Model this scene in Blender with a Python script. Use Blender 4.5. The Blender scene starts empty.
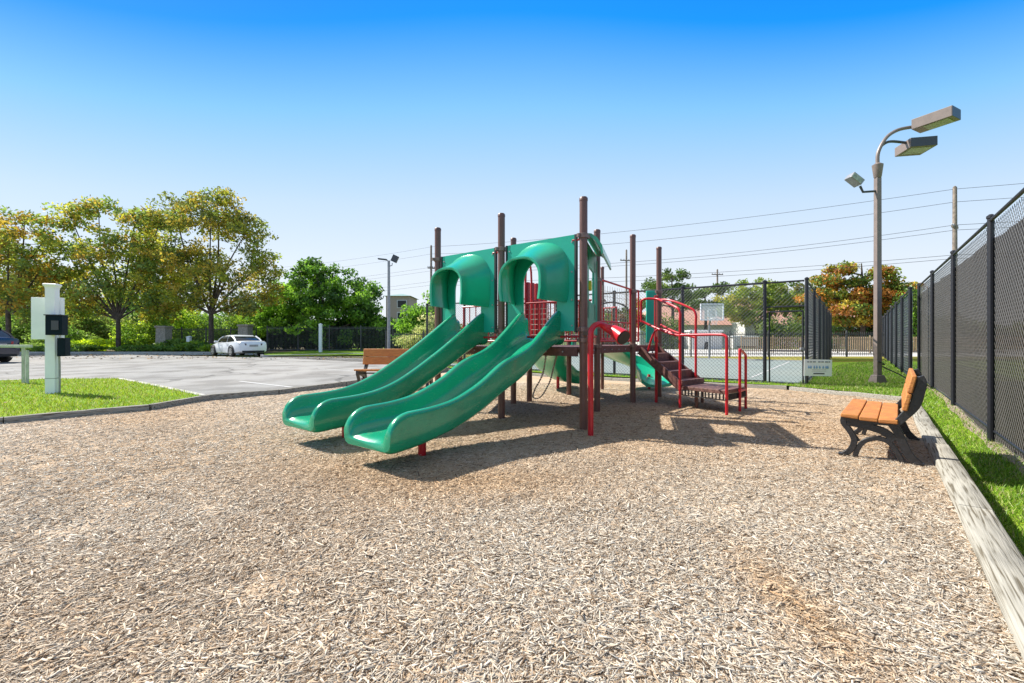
import bpy, bmesh, math, random
import numpy as np
from mathutils import Vector, Matrix
from mathutils import noise as mnoise
R = math.radians
random.seed(7)
S = bpy.context.scene
COL = S.collection

# ------------------------------------------------------------------ camera, sky, sun, exposure
F = 440.0; HC = 1.25
cam = bpy.data.objects.new('camera', bpy.data.cameras.new('camera')); COL.objects.link(cam)
cam.location = (0, 0, HC); cam.rotation_euler = (R(90), 0, 0)
cam.data.sensor_width = 36; cam.data.lens = 36 * F / 1024; cam.data.clip_start = 0.05; cam.data.clip_end = 3000
S.camera = cam
SV = Vector((-.87, .36, 1.0)).normalized()          # towards the sun
W = bpy.data.worlds.new('World'); S.world = W; W.use_nodes = True
nt = W.node_tree; nd = nt.nodes; lk = nt.links
bg = nd['Background']
sky = nd.new('ShaderNodeTexSky'); sky.sky_type = 'NISHITA'; sky.sun_disc = False
sky.sun_elevation = math.asin(SV.z); sky.sun_rotation = math.atan2(SV.x, SV.y) % (2 * math.pi)
sky.air_density = 1.0; sky.dust_density = 0.6; sky.ozone_density = 2.0
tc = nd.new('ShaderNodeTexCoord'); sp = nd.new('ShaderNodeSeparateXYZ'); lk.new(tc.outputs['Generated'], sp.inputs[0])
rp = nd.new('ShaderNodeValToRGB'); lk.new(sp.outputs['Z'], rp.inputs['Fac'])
# daylight gradient by height, raised sideways to level bands, blended over the Nishita sky
SKY = [(0.0, (3.55, 3.68, 3.85)), (0.16, (3.25, 3.55, 3.92)), (0.30, (2.45, 3.15, 3.98)), (0.47, (1.0, 2.45, 4.05)), (0.60, (.0, 1.32, 4.1)), (.66, (.0, 1.1, 3.9)), (.85, (1.1, 1.7, 2.9)), (1.0, (2.3, 2.3, 2.4))]  # last two stops whiten the unseen zenith as added fill light
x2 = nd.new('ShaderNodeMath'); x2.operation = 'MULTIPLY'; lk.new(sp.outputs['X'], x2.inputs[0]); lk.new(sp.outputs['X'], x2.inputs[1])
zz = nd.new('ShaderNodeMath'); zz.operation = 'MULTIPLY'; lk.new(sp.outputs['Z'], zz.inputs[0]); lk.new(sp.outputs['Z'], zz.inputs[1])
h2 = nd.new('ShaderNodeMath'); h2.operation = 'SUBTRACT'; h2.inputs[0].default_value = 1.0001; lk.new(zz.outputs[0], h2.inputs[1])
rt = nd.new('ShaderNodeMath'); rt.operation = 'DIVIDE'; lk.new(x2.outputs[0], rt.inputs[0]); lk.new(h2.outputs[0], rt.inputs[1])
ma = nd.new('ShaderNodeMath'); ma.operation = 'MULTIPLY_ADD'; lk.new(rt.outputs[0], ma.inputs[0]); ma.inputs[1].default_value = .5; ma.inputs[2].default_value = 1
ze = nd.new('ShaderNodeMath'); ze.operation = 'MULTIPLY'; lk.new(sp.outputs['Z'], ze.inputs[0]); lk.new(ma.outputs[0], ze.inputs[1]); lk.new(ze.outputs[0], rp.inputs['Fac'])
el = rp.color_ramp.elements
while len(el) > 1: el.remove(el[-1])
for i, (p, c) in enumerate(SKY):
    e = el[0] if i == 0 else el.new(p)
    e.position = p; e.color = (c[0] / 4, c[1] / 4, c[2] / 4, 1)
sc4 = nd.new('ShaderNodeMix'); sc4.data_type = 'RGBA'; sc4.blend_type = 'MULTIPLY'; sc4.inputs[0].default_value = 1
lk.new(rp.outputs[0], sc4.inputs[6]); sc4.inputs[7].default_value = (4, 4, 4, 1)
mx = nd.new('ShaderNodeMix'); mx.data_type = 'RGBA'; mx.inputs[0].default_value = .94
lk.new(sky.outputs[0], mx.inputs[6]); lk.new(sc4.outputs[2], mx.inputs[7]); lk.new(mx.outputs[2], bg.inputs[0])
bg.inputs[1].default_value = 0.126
sl = bpy.data.lights.new('sun', 'SUN'); sl.energy = 4.2; sl.angle = R(0.5); sl.color = (1, .955, .875)
so = bpy.data.objects.new('sun', sl); COL.objects.link(so); so.rotation_euler = SV.to_track_quat('Z', 'Y').to_euler()
S.view_settings.view_transform = 'Standard'; S.view_settings.look = 'None'
S.view_settings.exposure = 1.0; S.view_settings.gamma = 1.0; S.view_settings.use_curve_mapping = False

# ------------------------------------------------------------------ materials
def mat(name, c, rough=.7, metal=0., var=0., scale=6., bump=0., bscale=None, spec=.5, coords='Object', c2=None, stretch=None, detail=6, coat=0):
    m = bpy.data.materials.new(name); m.use_nodes = True
    n = m.node_tree.nodes; l = m.node_tree.links; b = n['Principled BSDF']
    b.inputs['Base Color'].default_value = (*c, 1); b.inputs['Roughness'].default_value = rough
    b.inputs['Metallic'].default_value = metal; b.inputs['Specular IOR Level'].default_value = spec
    b.inputs['Coat Weight'].default_value = coat
    if var or c2 or bump:
        g = n.new('ShaderNodeNewGeometry'); mp = n.new('ShaderNodeMapping'); l.new(g.outputs['Position'], mp.inputs[0])
        if stretch: mp.inputs['Scale'].default_value = stretch
        t = n.new('ShaderNodeTexNoise'); t.inputs['Scale'].default_value = scale; t.inputs['Detail'].default_value = detail
        t.inputs['Roughness'].default_value = .65; l.new(mp.outputs[0], t.inputs[0])
        r = n.new('ShaderNodeValToRGB'); l.new(t.outputs[0], r.inputs[0])
        lo = c2 if c2 else tuple(x * (1 - var) for x in c); hi = c if c2 else tuple(min(1, x * (1 + var)) for x in c)
        r.color_ramp.elements[0].position = .34; r.color_ramp.elements[0].color = (*lo, 1)
        r.color_ramp.elements[1].position = .66; r.color_ramp.elements[1].color = (*hi, 1)
        l.new(r.outputs[0], b.inputs['Base Color'])
        if bump:
            t2 = n.new('ShaderNodeTexNoise'); t2.inputs['Scale'].default_value = bscale or scale * 4; t2.inputs['Detail'].default_value = 5
            l.new(mp.outputs[0], t2.inputs[0])
            bp = n.new('ShaderNodeBump'); bp.inputs['Strength'].default_value = bump; bp.inputs['Distance'].default_value = .02
            l.new(t2.outputs[0], bp.inputs['Height']); l.new(bp.outputs[0], b.inputs['Normal'])
    return m

def leafmat(name, trans=.45, rough=.6):
    m = bpy.data.materials.new(name); m.use_nodes = True
    n = m.node_tree.nodes; l = m.node_tree.links; n.remove(n['Principled BSDF'])
    a = n.new('ShaderNodeVertexColor'); a.layer_name = 'col'
    d = n.new('ShaderNodeBsdfDiffuse'); t = n.new('ShaderNodeBsdfTranslucent'); g = n.new('ShaderNodeBsdfGlossy')
    g.inputs['Roughness'].default_value = .45; g.inputs['Color'].default_value = (.5, .5, .5, 1)
    l.new(a.outputs[0], d.inputs[0]); l.new(a.outputs[0], t.inputs[0])
    m1 = n.new('ShaderNodeMixShader'); m1.inputs[0].default_value = trans; l.new(d.outputs[0], m1.inputs[1]); l.new(t.outputs[0], m1.inputs[2])
    m2 = n.new('ShaderNodeMixShader'); m2.inputs[0].default_value = .05; l.new(m1.outputs[0], m2.inputs[1]); l.new(g.outputs[0], m2.inputs[2])
    l.new(m2.outputs[0], n['Material Output'].inputs[0]); return m

def colmat(name, rough=.85):
    m = bpy.data.materials.new(name); m.use_nodes = True
    n = m.node_tree.nodes; l = m.node_tree.links; b = n['Principled BSDF']
    a = n.new('ShaderNodeVertexColor'); a.layer_name = 'col'; l.new(a.outputs[0], b.inputs['Base Color'])
    b.inputs['Roughness'].default_value = rough; b.inputs['Specular IOR Level'].default_value = .25; return m

def screenmat(name, c, alpha, rough=.9, tlw=.4):
    m = mat(name, c, rough, var=.18, scale=.9, spec=.1)
    n = m.node_tree.nodes; l = m.node_tree.links; b = n['Principled BSDF']
    tl = n.new('ShaderNodeBsdfTranslucent'); tl.inputs[0].default_value = (*[min(1, x * 1.6) for x in c], 1); m0 = n.new('ShaderNodeMixShader'); m0.inputs[0].default_value = tlw; l.new(b.outputs[0], m0.inputs[1]); l.new(tl.outputs[0], m0.inputs[2])
    tr = n.new('ShaderNodeBsdfTransparent'); mixn = n.new('ShaderNodeMixShader'); mixn.inputs[0].default_value = alpha
    l.new(tr.outputs[0], mixn.inputs[1]); l.new(m0.outputs[0], mixn.inputs[2]); l.new(mixn.outputs[0], n['Material Output'].inputs[0]); return m

GREEN = (.003, .27, .135)
M = dict(
    slide=None,
    slide_light=mat('panel_teal_plastic', (.008, .37, .25), .36, var=.06, scale=1.0, bump=.03, bscale=60),
    post=mat('brown_powder_coat', (.14, .066, .05), .38, var=.12, scale=3, bump=.05, bscale=60),
    postcap=mat('black_cap', (.03, .028, .028), .5, var=.1),
    collar=mat('cast_collar', (.20, .13, .11), .35, metal=.3, var=.2, scale=20),
    red=mat('red_powder_coat', (.52, .012, .022), .32, var=.12, scale=5, bump=.03, bscale=60),
    redpan=mat('red_plastic', (.36, .012, .018), .4, var=.1, scale=4),
    deck=mat('brown_vinyl_deck', (.13, .055, .045), .55, var=.3, scale=18, bump=.3, bscale=80),
    stair=mat('brown_vinyl_step', (.16, .075, .058), .6, var=.35, scale=14, bump=.3, bscale=80),
    yellow=mat('yellow_plastic', (.7, .6, .03), .4, var=.1),
    chain=mat('galvanised_chain', (.36, .32, .27), .5, metal=.3, var=.2, scale=60),
    plank=mat('orange_bench_plank', (.58, .235, .05), .6, c2=(.40, .14, .035), scale=9, bump=.4, bscale=40, stretch=(1, 1, 6)),
    iron=mat('black_cast_iron', (.022, .022, .024), .38, var=.3, scale=30, bump=.2, bscale=50),
    blackcoat=mat('black_vinyl_coat', (.011, .012, .018), .5, var=.2, scale=12),
    wire=mat('black_mesh_wire', (.045, .047, .055), .45, var=.1),
    wirelight=mat('mesh_wire_grey', (.125, .12, .11), .45, var=.1),
    screen=screenmat('taupe_windscreen', (.045, .036, .031), .90, tlw=.12),
    screen2=screenmat('grey_windscreen', (.26, .27, .28), .55, tlw=.6),
    timber=mat('weathered_timber', (.56, .54, .47), .85, c2=(.36, .34, .28), scale=5, bump=.6, bscale=30, stretch=(1, 1, 1)),
    white=mat('white_vinyl', (.88, .88, .87), .5, var=.04, scale=3),
    whitep=mat('white_car_paint', (.74, .76, .78), .22, var=.02, coat=.6),
    glass=mat('dark_car_glass', (.012, .016, .02), .06, spec=.9),
    navy=mat('navy_car_paint', (.012, .018, .045), .2, coat=.8),
    tyre=mat('tyre_rubber', (.02, .02, .02), .8), rim=mat('alloy_rim', (.45, .46, .47), .3, metal=.8),
    tail=mat('tail_light_red', (.35, .01, .015), .15, spec=.8), tailw=mat('tail_light_smoked', (.09, .08, .10), .15, spec=.8),
    boxblue=mat('dark_blue_cabinet', (.003, .012, .02), .6, var=.2, scale=8, spec=.15),
    lampm=mat('bronze_lamp_paint', (.21, .165, .145), .45, var=.1, scale=6),
    lampdark=mat('lamp_end_dark', (.05, .055, .07), .4), lens=mat('lamp_lens', (.30, .34, .26), .25, var=.35, scale=14),
    steel=mat('grey_steel', (.30, .30, .31), .45, metal=.4, var=.15, scale=9),
    wood=mat('utility_pole_wood', (.21, .17, .135), .85, var=.35, scale=6, bump=.5, bscale=30),
    cable=mat('cable_black', (.05, .05, .055), .7),
    bark=mat('grey_brown_bark', (.085, .065, .05), .95, var=.45, scale=5, bump=.8, bscale=14),
    stone=mat('tan_stone', (.38, .33, .27), .9, var=.35, scale=9, bump=.6, bscale=22),
    ironfence=mat('black_iron_picket', (.07, .07, .07), .5), brownfence=mat('brown_rail_fence', (.33, .23, .13), .6, var=.15, scale=5),
    brick=mat('tan_brick_wall', (.42, .33, .26), .85, var=.12, scale=12), roofg=mat('green_metal_roof', (.22, .33, .30), .6, var=.1),
    roofs=mat('salmon_roof', (.55, .30, .22), .8, var=.15, scale=3), wallw=mat('white_render_wall', (.68, .66, .62), .8, var=.06),
    dark=mat('dark_window', (.03, .035, .04), .15), woodrail=mat('pale_rail_wood', (.50, .50, .40), .8, var=.2, scale=9, bump=.3),
    signblue=mat('sign_blue_print', (.25, .42, .62), .5), signblack=mat('sign_black_print', (.05, .05, .06), .5), signgrey=mat('sign_grey_print', (.28, .29, .31), .5),
    kerb=mat('concrete_kerb', (.46, .44, .40), .85, var=.15, scale=4, bump=.2, bscale=40),
    paint=mat('white_road_paint', (.52, .51, .49), .7, var=.12, scale=9),
    leaf=leafmat('leaves', .55), needle=leafmat('needles', .25), grassb=leafmat('grass_blades', .4), chips=colmat('wood_chip_pieces', .9), litter=colmat('fallen_leaf_pieces', .8),
)

def slidemat():
    m = mat('slide_green_plastic', GREEN, .27, var=.12, scale=1.6, bump=.05, bscale=45, spec=.6, coat=.3)
    n = m.node_tree.nodes; l = m.node_tree.links; b = n['Principled BSDF']; src = b.inputs['Base Color'].links[0].from_socket
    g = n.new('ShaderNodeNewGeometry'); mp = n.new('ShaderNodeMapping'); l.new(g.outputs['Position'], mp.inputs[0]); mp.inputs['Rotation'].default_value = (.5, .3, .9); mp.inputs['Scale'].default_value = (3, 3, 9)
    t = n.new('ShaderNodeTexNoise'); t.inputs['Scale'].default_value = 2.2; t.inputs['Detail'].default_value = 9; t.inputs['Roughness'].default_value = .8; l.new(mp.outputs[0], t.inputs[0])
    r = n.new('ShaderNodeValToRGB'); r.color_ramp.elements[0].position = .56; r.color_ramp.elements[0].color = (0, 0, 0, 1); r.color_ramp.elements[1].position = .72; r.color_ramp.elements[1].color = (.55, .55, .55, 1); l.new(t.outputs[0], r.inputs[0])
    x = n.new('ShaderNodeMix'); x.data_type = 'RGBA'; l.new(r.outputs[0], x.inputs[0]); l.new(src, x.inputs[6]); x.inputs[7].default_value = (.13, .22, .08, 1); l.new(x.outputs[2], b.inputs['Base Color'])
    a = n.new('ShaderNodeMath'); a.operation = 'MULTIPLY_ADD'; l.new(r.outputs[0], a.inputs[0]); a.inputs[1].default_value = .6; a.inputs[2].default_value = .25; l.new(a.outputs[0], b.inputs['Roughness']); return m
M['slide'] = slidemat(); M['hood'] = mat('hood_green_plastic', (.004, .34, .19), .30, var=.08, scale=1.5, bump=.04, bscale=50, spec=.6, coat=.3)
def crackmat(m):
    n = m.node_tree.nodes; l = m.node_tree.links; b = n['Principled BSDF']; src = b.inputs['Base Color'].links[0].from_socket
    g = n.new('ShaderNodeNewGeometry'); w = n.new('ShaderNodeTexNoise'); w.inputs['Scale'].default_value = .9; w.inputs['Detail'].default_value = 6; l.new(g.outputs['Position'], w.inputs[0])
    ad = n.new('ShaderNodeVectorMath'); ad.operation = 'MULTIPLY_ADD'; l.new(w.outputs['Color'], ad.inputs[0]); ad.inputs[1].default_value = (1.8, 1.8, 0); l.new(g.outputs['Position'], ad.inputs[2])
    v = n.new('ShaderNodeTexVoronoi'); v.feature = 'DISTANCE_TO_EDGE'; v.inputs['Scale'].default_value = .16; l.new(ad.outputs[0], v.inputs[0])
    r = n.new('ShaderNodeValToRGB'); r.color_ramp.elements[0].position = .0; r.color_ramp.elements[0].color = (.45, .45, .45, 1); r.color_ramp.elements[1].position = .012; r.color_ramp.elements[1].color = (1, 1, 1, 1); l.new(v.outputs['Distance'], r.inputs[0])
    t = n.new('ShaderNodeTexNoise'); t.inputs['Scale'].default_value = .7; t.inputs['Detail'].default_value = 7; l.new(g.outputs['Position'], t.inputs[0])
    r2 = n.new('ShaderNodeValToRGB'); r2.color_ramp.elements[0].position = .40; r2.color_ramp.elements[0].color = (.70, .69, .68, 1); r2.color_ramp.elements[1].position = .56; r2.color_ramp.elements[1].color = (1, 1, 1, 1); l.new(t.outputs[0], r2.inputs[0])
    x = n.new('ShaderNodeMix'); x.data_type = 'RGBA'; x.blend_type = 'MULTIPLY'; x.inputs[0].default_value = 1; l.new(src, x.inputs[6]); l.new(r.outputs[0], x.inputs[7])
    y = n.new('ShaderNodeMix'); y.data_type = 'RGBA'; y.blend_type = 'MULTIPLY'; y.inputs[0].default_value = 1; l.new(x.outputs[2], y.inputs[6]); l.new(r2.outputs[0], y.inputs[7]); l.new(y.outputs[2], b.inputs['Base Color'])
    return m

# ------------------------------------------------------------------ mesh helpers
class MB:
    def __init__(s): s.v = []; s.f = []
    def add(s, vs, fs):
        o = len(s.v); s.v += [tuple(p) for p in vs]; s.f += [tuple(i + o for i in f) for f in fs]; return s
    def box(s, c, size, rz=0, rot=None):
        m = rot if rot is not None else Matrix.Rotation(rz, 3, 'Z'); c = Vector(c); h = [x / 2 for x in size]
        vs = [c + m @ Vector((x * h[0], y * h[1], z * h[2])) for x in (-1, 1) for y in (-1, 1) for z in (-1, 1)]
        return s.add(vs, [(0, 1, 3, 2), (4, 6, 7, 5), (0, 4, 5, 1), (2, 3, 7, 6), (0, 2, 6, 4), (1, 5, 7, 3)])
    def beam(s, p0, p1, w, h, up=(0, 0, 1)):
        p0 = Vector(p0); p1 = Vector(p1); d = (p1 - p0).normalized(); u = Vector(up); sd = d.cross(u).normalized(); u = sd.cross(d)
        vs = [p + sd * a * w / 2 + u * b * h / 2 for p in (p0, p1) for a, b in ((-1, -1), (1, -1), (1, 1), (-1, 1))]
        return s.add(vs, [(3, 2, 1, 0), (4, 5, 6, 7), (0, 1, 5, 4), (1, 2, 6, 5), (2, 3, 7, 6), (3, 0, 4, 7)])
    def tube(s, pts, r, n=10, cap=True, closed=False):
        P = [Vector(p) for p in pts]; N = len(P); rr = r if isinstance(r, (list, tuple)) else [r] * N
        rings = []; ref = None
        for i, p in enumerate(P):
            if closed: d = P[(i + 1) % N] - P[i - 1]
            else: d = P[min(i + 1, N - 1)] - P[max(i - 1, 0)]
            d.normalize()
            if ref is None:
                ref = Vector((0, 0, 1)) if abs(d.z) < .9 else Vector((1, 0, 0))
            a = (ref - d * ref.dot(d)).normalized(); b = d.cross(a); ref = a
            rings.append([p + (a * math.cos(2 * math.pi * k / n) + b * math.sin(2 * math.pi * k / n)) * rr[i] for k in range(n)])
        return s.loft(rings, cap, closed)
    def loft(s, rings, cap=True, closed=False):
        n = len(rings[0]); vs = [p for r in rings for p in r]; fs = []
        m = len(rings)
        for i in range(m if closed else m - 1):
            j = (i + 1) % m
            for k in range(n):
                q = (k + 1) % n; fs.append((i * n + k, i * n + q, j * n + q, j * n + k))
        if cap and not closed:
            fs.append(tuple(range(n))[::-1]); fs.append(tuple((m - 1) * n + k for k in range(n)))
        return s.add(vs, fs)
    def lathe(s, c, prof, n=16):
        c = Vector(c)
        return s.loft([[c + Vector((r * math.cos(2 * math.pi * k / n), r * math.sin(2 * math.pi * k / n), z)) for k in range(n)] for r, z in prof])
    def ribbon(s, path, w, x0, x1):
        """2D (y,z) path with widths, extruded along x"""
        N = len(path); L = []; Rr = []
        for i in range(N):
            a = Vector(path[max(i - 1, 0)]); b = Vector(path[min(i + 1, N - 1)]); d = (b - a).normalized(); nn = Vector((-d.y, d.x))
            ww = (w[i] if isinstance(w, (list, tuple)) else w) / 2; p = Vector(path[i]); L.append(p + nn * ww); Rr.append(p - nn * ww)
        rings = [[Vector((x0, L[i].x, L[i].y)), Vector((x1, L[i].x, L[i].y)), Vector((x1, Rr[i].x, Rr[i].y)), Vector((x0, Rr[i].x, Rr[i].y))] for i in range(N)]
        return s.loft(rings)

def smoothpath(P, sub=6, dim=3):
    P = [Vector(p) for p in P]; out = []
    for i in range(len(P) - 1):
        p0 = P[max(i - 1, 0)]; p1 = P[i]; p2 = P[i + 1]; p3 = P[min(i + 2, len(P) - 1)]
        for k in range(sub):
            t = k / sub
            out.append(.5 * ((2 * p1) + (-p0 + p2) * t + (2 * p0 - 5 * p1 + 4 * p2 - p3) * t * t + (-p0 + 3 * p1 - 3 * p2 + p3) * t ** 3))
    out.append(P[-1]); return out

WL = {}
def tag(o, label, cat, group=None, kind=None):
    if label: o['label'] = label
    if cat: o['category'] = cat
    if group: o['group'] = group
    if kind: o['kind'] = kind
    return o
def thing(name, label, cat, loc=(0, 0, 0), group=None):
    o = bpy.data.objects.new(name, None); COL.objects.link(o); o.location = loc; o.empty_display_size = .2
    WL[o.name] = Vector(loc); return tag(o, label, cat, group)
def obj(name, mb, m, parent=None, smooth=True, bevel=0, angle=35, origin=None, keep=False):
    me = bpy.data.meshes.new(name); V = np.array([tuple(p) for p in mb.v], dtype=float)
    lo = V.min(0); hi = V.max(0); c = np.array([(lo[0] + hi[0]) / 2, (lo[1] + hi[1]) / 2, lo[2]])
    if keep: c = np.zeros(3)
    V = V - c; me.from_pydata(V.tolist(), [], mb.f)
    bm = bmesh.new(); bm.from_mesh(me); bmesh.ops.recalc_face_normals(bm, faces=bm.faces); bm.to_mesh(me); bm.free()
    me.materials.append(m)
    o = bpy.data.objects.new(name, me); COL.objects.link(o)
    pw = WL[parent.name] if parent is not None else Vector((0, 0, 0))
    if parent is not None: o.parent = parent
    o.location = Vector(c) - pw; WL[o.name] = Vector(c)
    if bevel:
        b = o.modifiers.new('bevel', 'BEVEL'); b.width = bevel; b.segments = 2; b.limit_method = 'ANGLE'; b.angle_limit = R(40)
    if smooth:
        me.shade_smooth()
        try: me.set_sharp_from_angle(angle=R(angle))
        except Exception: pass
    return o
def kids(o): return [c for c in COL.objects if c.parent == o]
def dup(o, parent=None):
    c = o.copy(); COL.objects.link(c); c.parent = parent
    if o.name in WL: WL[c.name] = WL[o.name].copy()
    for k in kids(o): dup(k, c)
    return c
def quadcloud(name, P, A, B, Cc, m, parent=None, tri=False):
    """numpy quads: centre P, half-vectors A,B, colours Cc"""
    n = len(P)
    if tri: V = np.stack([P - A, P + A, P + B], 1); k = 3
    else: V = np.stack([P - A, P + B * .55 - A * .1, P + A, P - B * .55 + A * .1], 1); k = 4
    c = P.mean(0); c[2] = P[:, 2].min()
    V = (V - c).reshape(-1, 3); me = bpy.data.meshes.new(name)
    me.vertices.add(n * k); me.vertices.foreach_set('co', V.astype(np.float32).ravel())
    me.loops.add(n * k); me.loops.foreach_set('vertex_index', np.arange(n * k, dtype=np.int32))
    me.polygons.add(n); me.polygons.foreach_set('loop_start', np.arange(0, n * k, k, dtype=np.int32))
    try: me.polygons.foreach_set('loop_total', np.full(n, k, dtype=np.int32))
    except Exception: pass
    me.update(calc_edges=True)
    ca = me.color_attributes.new('col', 'FLOAT_COLOR', 'POINT')
    cc = np.ones((n, k, 4), np.float32); cc[:, :, :3] = np.clip(Cc, 0, 1)[:, None, :]; ca.data.foreach_set('color', cc.ravel())
    me.materials.append(m); o = bpy.data.objects.new(name, me); COL.objects.link(o)
    pw = WL[parent.name] if parent is not None else Vector((0, 0, 0))
    if parent is not None: o.parent = parent
    o.location = Vector(c) - pw; WL[o.name] = Vector(c); return o

# ------------------------------------------------------------------ terrain heights
def G(y): return .08 + .011 * (min(max(y, -10), 45) - 8)
TL0 = Vector((4.10, 4.24)); TD = Vector((.640, .768))       # near edge line of the right-hand timber
TN = Vector((.768, -.640))
def sm(a, b, x): t = min(max((x - a) / (b - a), 0), 1); return t * t * (3 - 2 * t)
def ZR(x, y): return -.12 + (G(y) + .12) * sm(6, 9.6, y)
def zmulch(x, y):
    z = .005 * max(0, y - 8) + .018 * mnoise.noise(Vector((x * .8, y * .8, 0))) + .01 * mnoise.noise(Vector((x * 2.6, y * 2.6, 4)))
    z += .13 * math.exp(-(((x + 2.7) / 1.5) ** 2 + ((y - 10.6) / 1.0) ** 2))
    return z
def at(px, py, b0=1.258, sl=.011):                            # picture point -> ground outside the chips
    b = py - 341.5; Y = b0 / (b / F + sl); return ((px - 512) / F * Y, Y)

def inpoly(x, y, poly):
    n = len(poly); c = np.zeros(np.shape(x), bool); j = n - 1
    for i in range(n):
        xi, yi = poly[i]; xj, yj = poly[j]
        c ^= ((yi > y) != (yj > y)) & (x < (xj - xi) * (y - yi) / (yj - yi + 1e-12) + xi); j = i
    return c
def sheet(name, poly, zf, m, step=2.0, dz=0., kind='structure'):
    bm = bmesh.new(); vs = [bm.verts.new((x, y, 0)) for x, y in poly]; f = bm.faces.new(vs)
    bmesh.ops.triangulate(bm, faces=[f])
    xs = [p[0] for p in poly]; ys = [p[1] for p in poly]
    for ax, lo, hi in ((0, min(xs), max(xs)), (1, min(ys), max(ys))):
        k = math.ceil(lo / step) * step
        while k < hi:
            co = (k, 0, 0) if ax == 0 else (0, k, 0); no = (1, 0, 0) if ax == 0 else (0, 1, 0)
            bmesh.ops.bisect_plane(bm, geom=bm.verts[:] + bm.edges[:] + bm.faces[:], plane_co=co, plane_no=no); k += step
    for v in bm.verts: v.co.z = zf(v.co.x, v.co.y) + dz
    bmesh.ops.recalc_face_normals(bm, faces=bm.faces)
    for f in bm.faces:
        if f.normal.z < 0: f.normal_flip()
    me = bpy.data.meshes.new(name); bm.to_mesh(me); bm.free(); me.materials.append(m); me.shade_smooth()
    o = bpy.data.objects.new(name, me); COL.objects.link(o); o['kind'] = kind; return o

# ground materials
def groundmat(name, cols, scale, bump, bscale, big=.25, bigcols=None, rough=.95):
    m = bpy.data.materials.new(name); m.use_nodes = True; n = m.node_tree.nodes; l = m.node_tree.links; b = n['Principled BSDF']
    b.inputs['Roughness'].default_value = rough; b.inputs['Specular IOR Level'].default_value = .2
    g = n.new('ShaderNodeNewGeometry'); t = n.new('ShaderNodeTexNoise'); t.inputs['Scale'].default_value = scale; t.inputs['Detail'].default_value = 8
    t.inputs['Roughness'].default_value = .75; l.new(g.outputs['Position'], t.inputs[0])
    r = n.new('ShaderNodeValToRGB'); e = r.color_ramp.elements
    while len(e) > 1: e.remove(e[-1])
    for i, (p, c) in enumerate(cols):
        q = e[0] if i == 0 else e.new(p); q.position = p; q.color = (*c, 1)
    l.new(t.outputs[0], r.inputs[0]); out = r.outputs[0]
    if bigcols:
        t3 = n.new('ShaderNodeTexNoise'); t3.inputs['Scale'].default_value = big; t3.inputs['Detail'].default_value = 4; l.new(g.outputs['Position'], t3.inputs[0])
        r3 = n.new('ShaderNodeValToRGB'); r3.color_ramp.elements[0].position = .38; r3.color_ramp.elements[1].position = .64
        r3.color_ramp.elements[0].color = (*bigcols[0], 1); r3.color_ramp.elements[1].color = (*bigcols[1], 1); l.new(t3.outputs[0], r3.inputs[0])
        mm = n.new('ShaderNodeMix'); mm.data_type = 'RGBA'; mm.blend_type = 'MULTIPLY'; mm.inputs[0].default_value = 1
        l.new(out, mm.inputs[6]); l.new(r3.outputs[0], mm.inputs[7]); out = mm.outputs[2]
    l.new(out, b.inputs['Base Color'])
    t2 = n.new('ShaderNodeTexNoise'); t2.inputs['Scale'].default_value = bscale; t2.inputs['Detail'].default_value = 6; l.new(g.outputs['Position'], t2.inputs[0])
    bp = n.new('ShaderNodeBump'); bp.inputs['Strength'].default_value = bump; bp.inputs['Distance'].default_value = .03
    l.new(t2.outputs[0], bp.inputs['Height']); l.new(bp.outputs[0], b.inputs['Normal']); return m
GM_mulch = groundmat('wood_chip_ground', [(.30, (.30, .20, .125)), (.42, (.46, .35, .24)), (.55, (.54, .45, .35)), (.68, (.66, .58, .48))], 26, 0.6, 40, .3, ((.92, .80, .66), (1.05, 1.03, 1.01)))
GM_grass = groundmat('lawn', [(.35, (.10, .20, .012)), (.5, (.19, .33, .02)), (.66, (.30, .42, .035))], 14, .9, 60, .5, ((.8, .9, .7), (1.15, 1.05, 1.0)))
GM_soil = groundmat('soil_and_litter', [(.35, (.06, .045, .03)), (.5, (.13, .10, .06)), (.66, (.10, .14, .04))], 5, .8, 30)
GM_far = groundmat('far_grass', [(.35, (.05, .08, .02)), (.5, (.10, .14, .03)), (.66, (.16, .18, .05))], 1, .3, 10)
GM_asph = groundmat('bleached_asphalt', [(.3, (.25, .24, .225)), (.5, (.315, .305, .285)), (.7, (.375, .36, .34))], 40, .25, 90, .16, ((.86, .87, .88), (1.06, 1.05, 1.04)), .85)
crackmat(GM_asph)
GM_court = groundmat('court_surface', [(.3, (.20, .235, .22)), (.6, (.245, .28, .262))], 6, .1, 60, .3, ((.92, .95, .95), (1.05, 1.03, 1.0)), .8)
GM_rough = groundmat('yellowing_grass', [(.35, (.12, .13, .02)), (.5, (.26, .24, .04)), (.66, (.34, .27, .06))], 6, .9, 40)
GM_strip = groundmat('trampled_soil', [(.35, (.22, .17, .12)), (.5, (.34, .27, .2)), (.66, (.42, .36, .28))], 12, .8, 40)
GM_conc = groundmat('pale_concrete', [(.3, (.46, .44, .41)), (.7, (.56, .54, .50))], 8, .2, 40)

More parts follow.
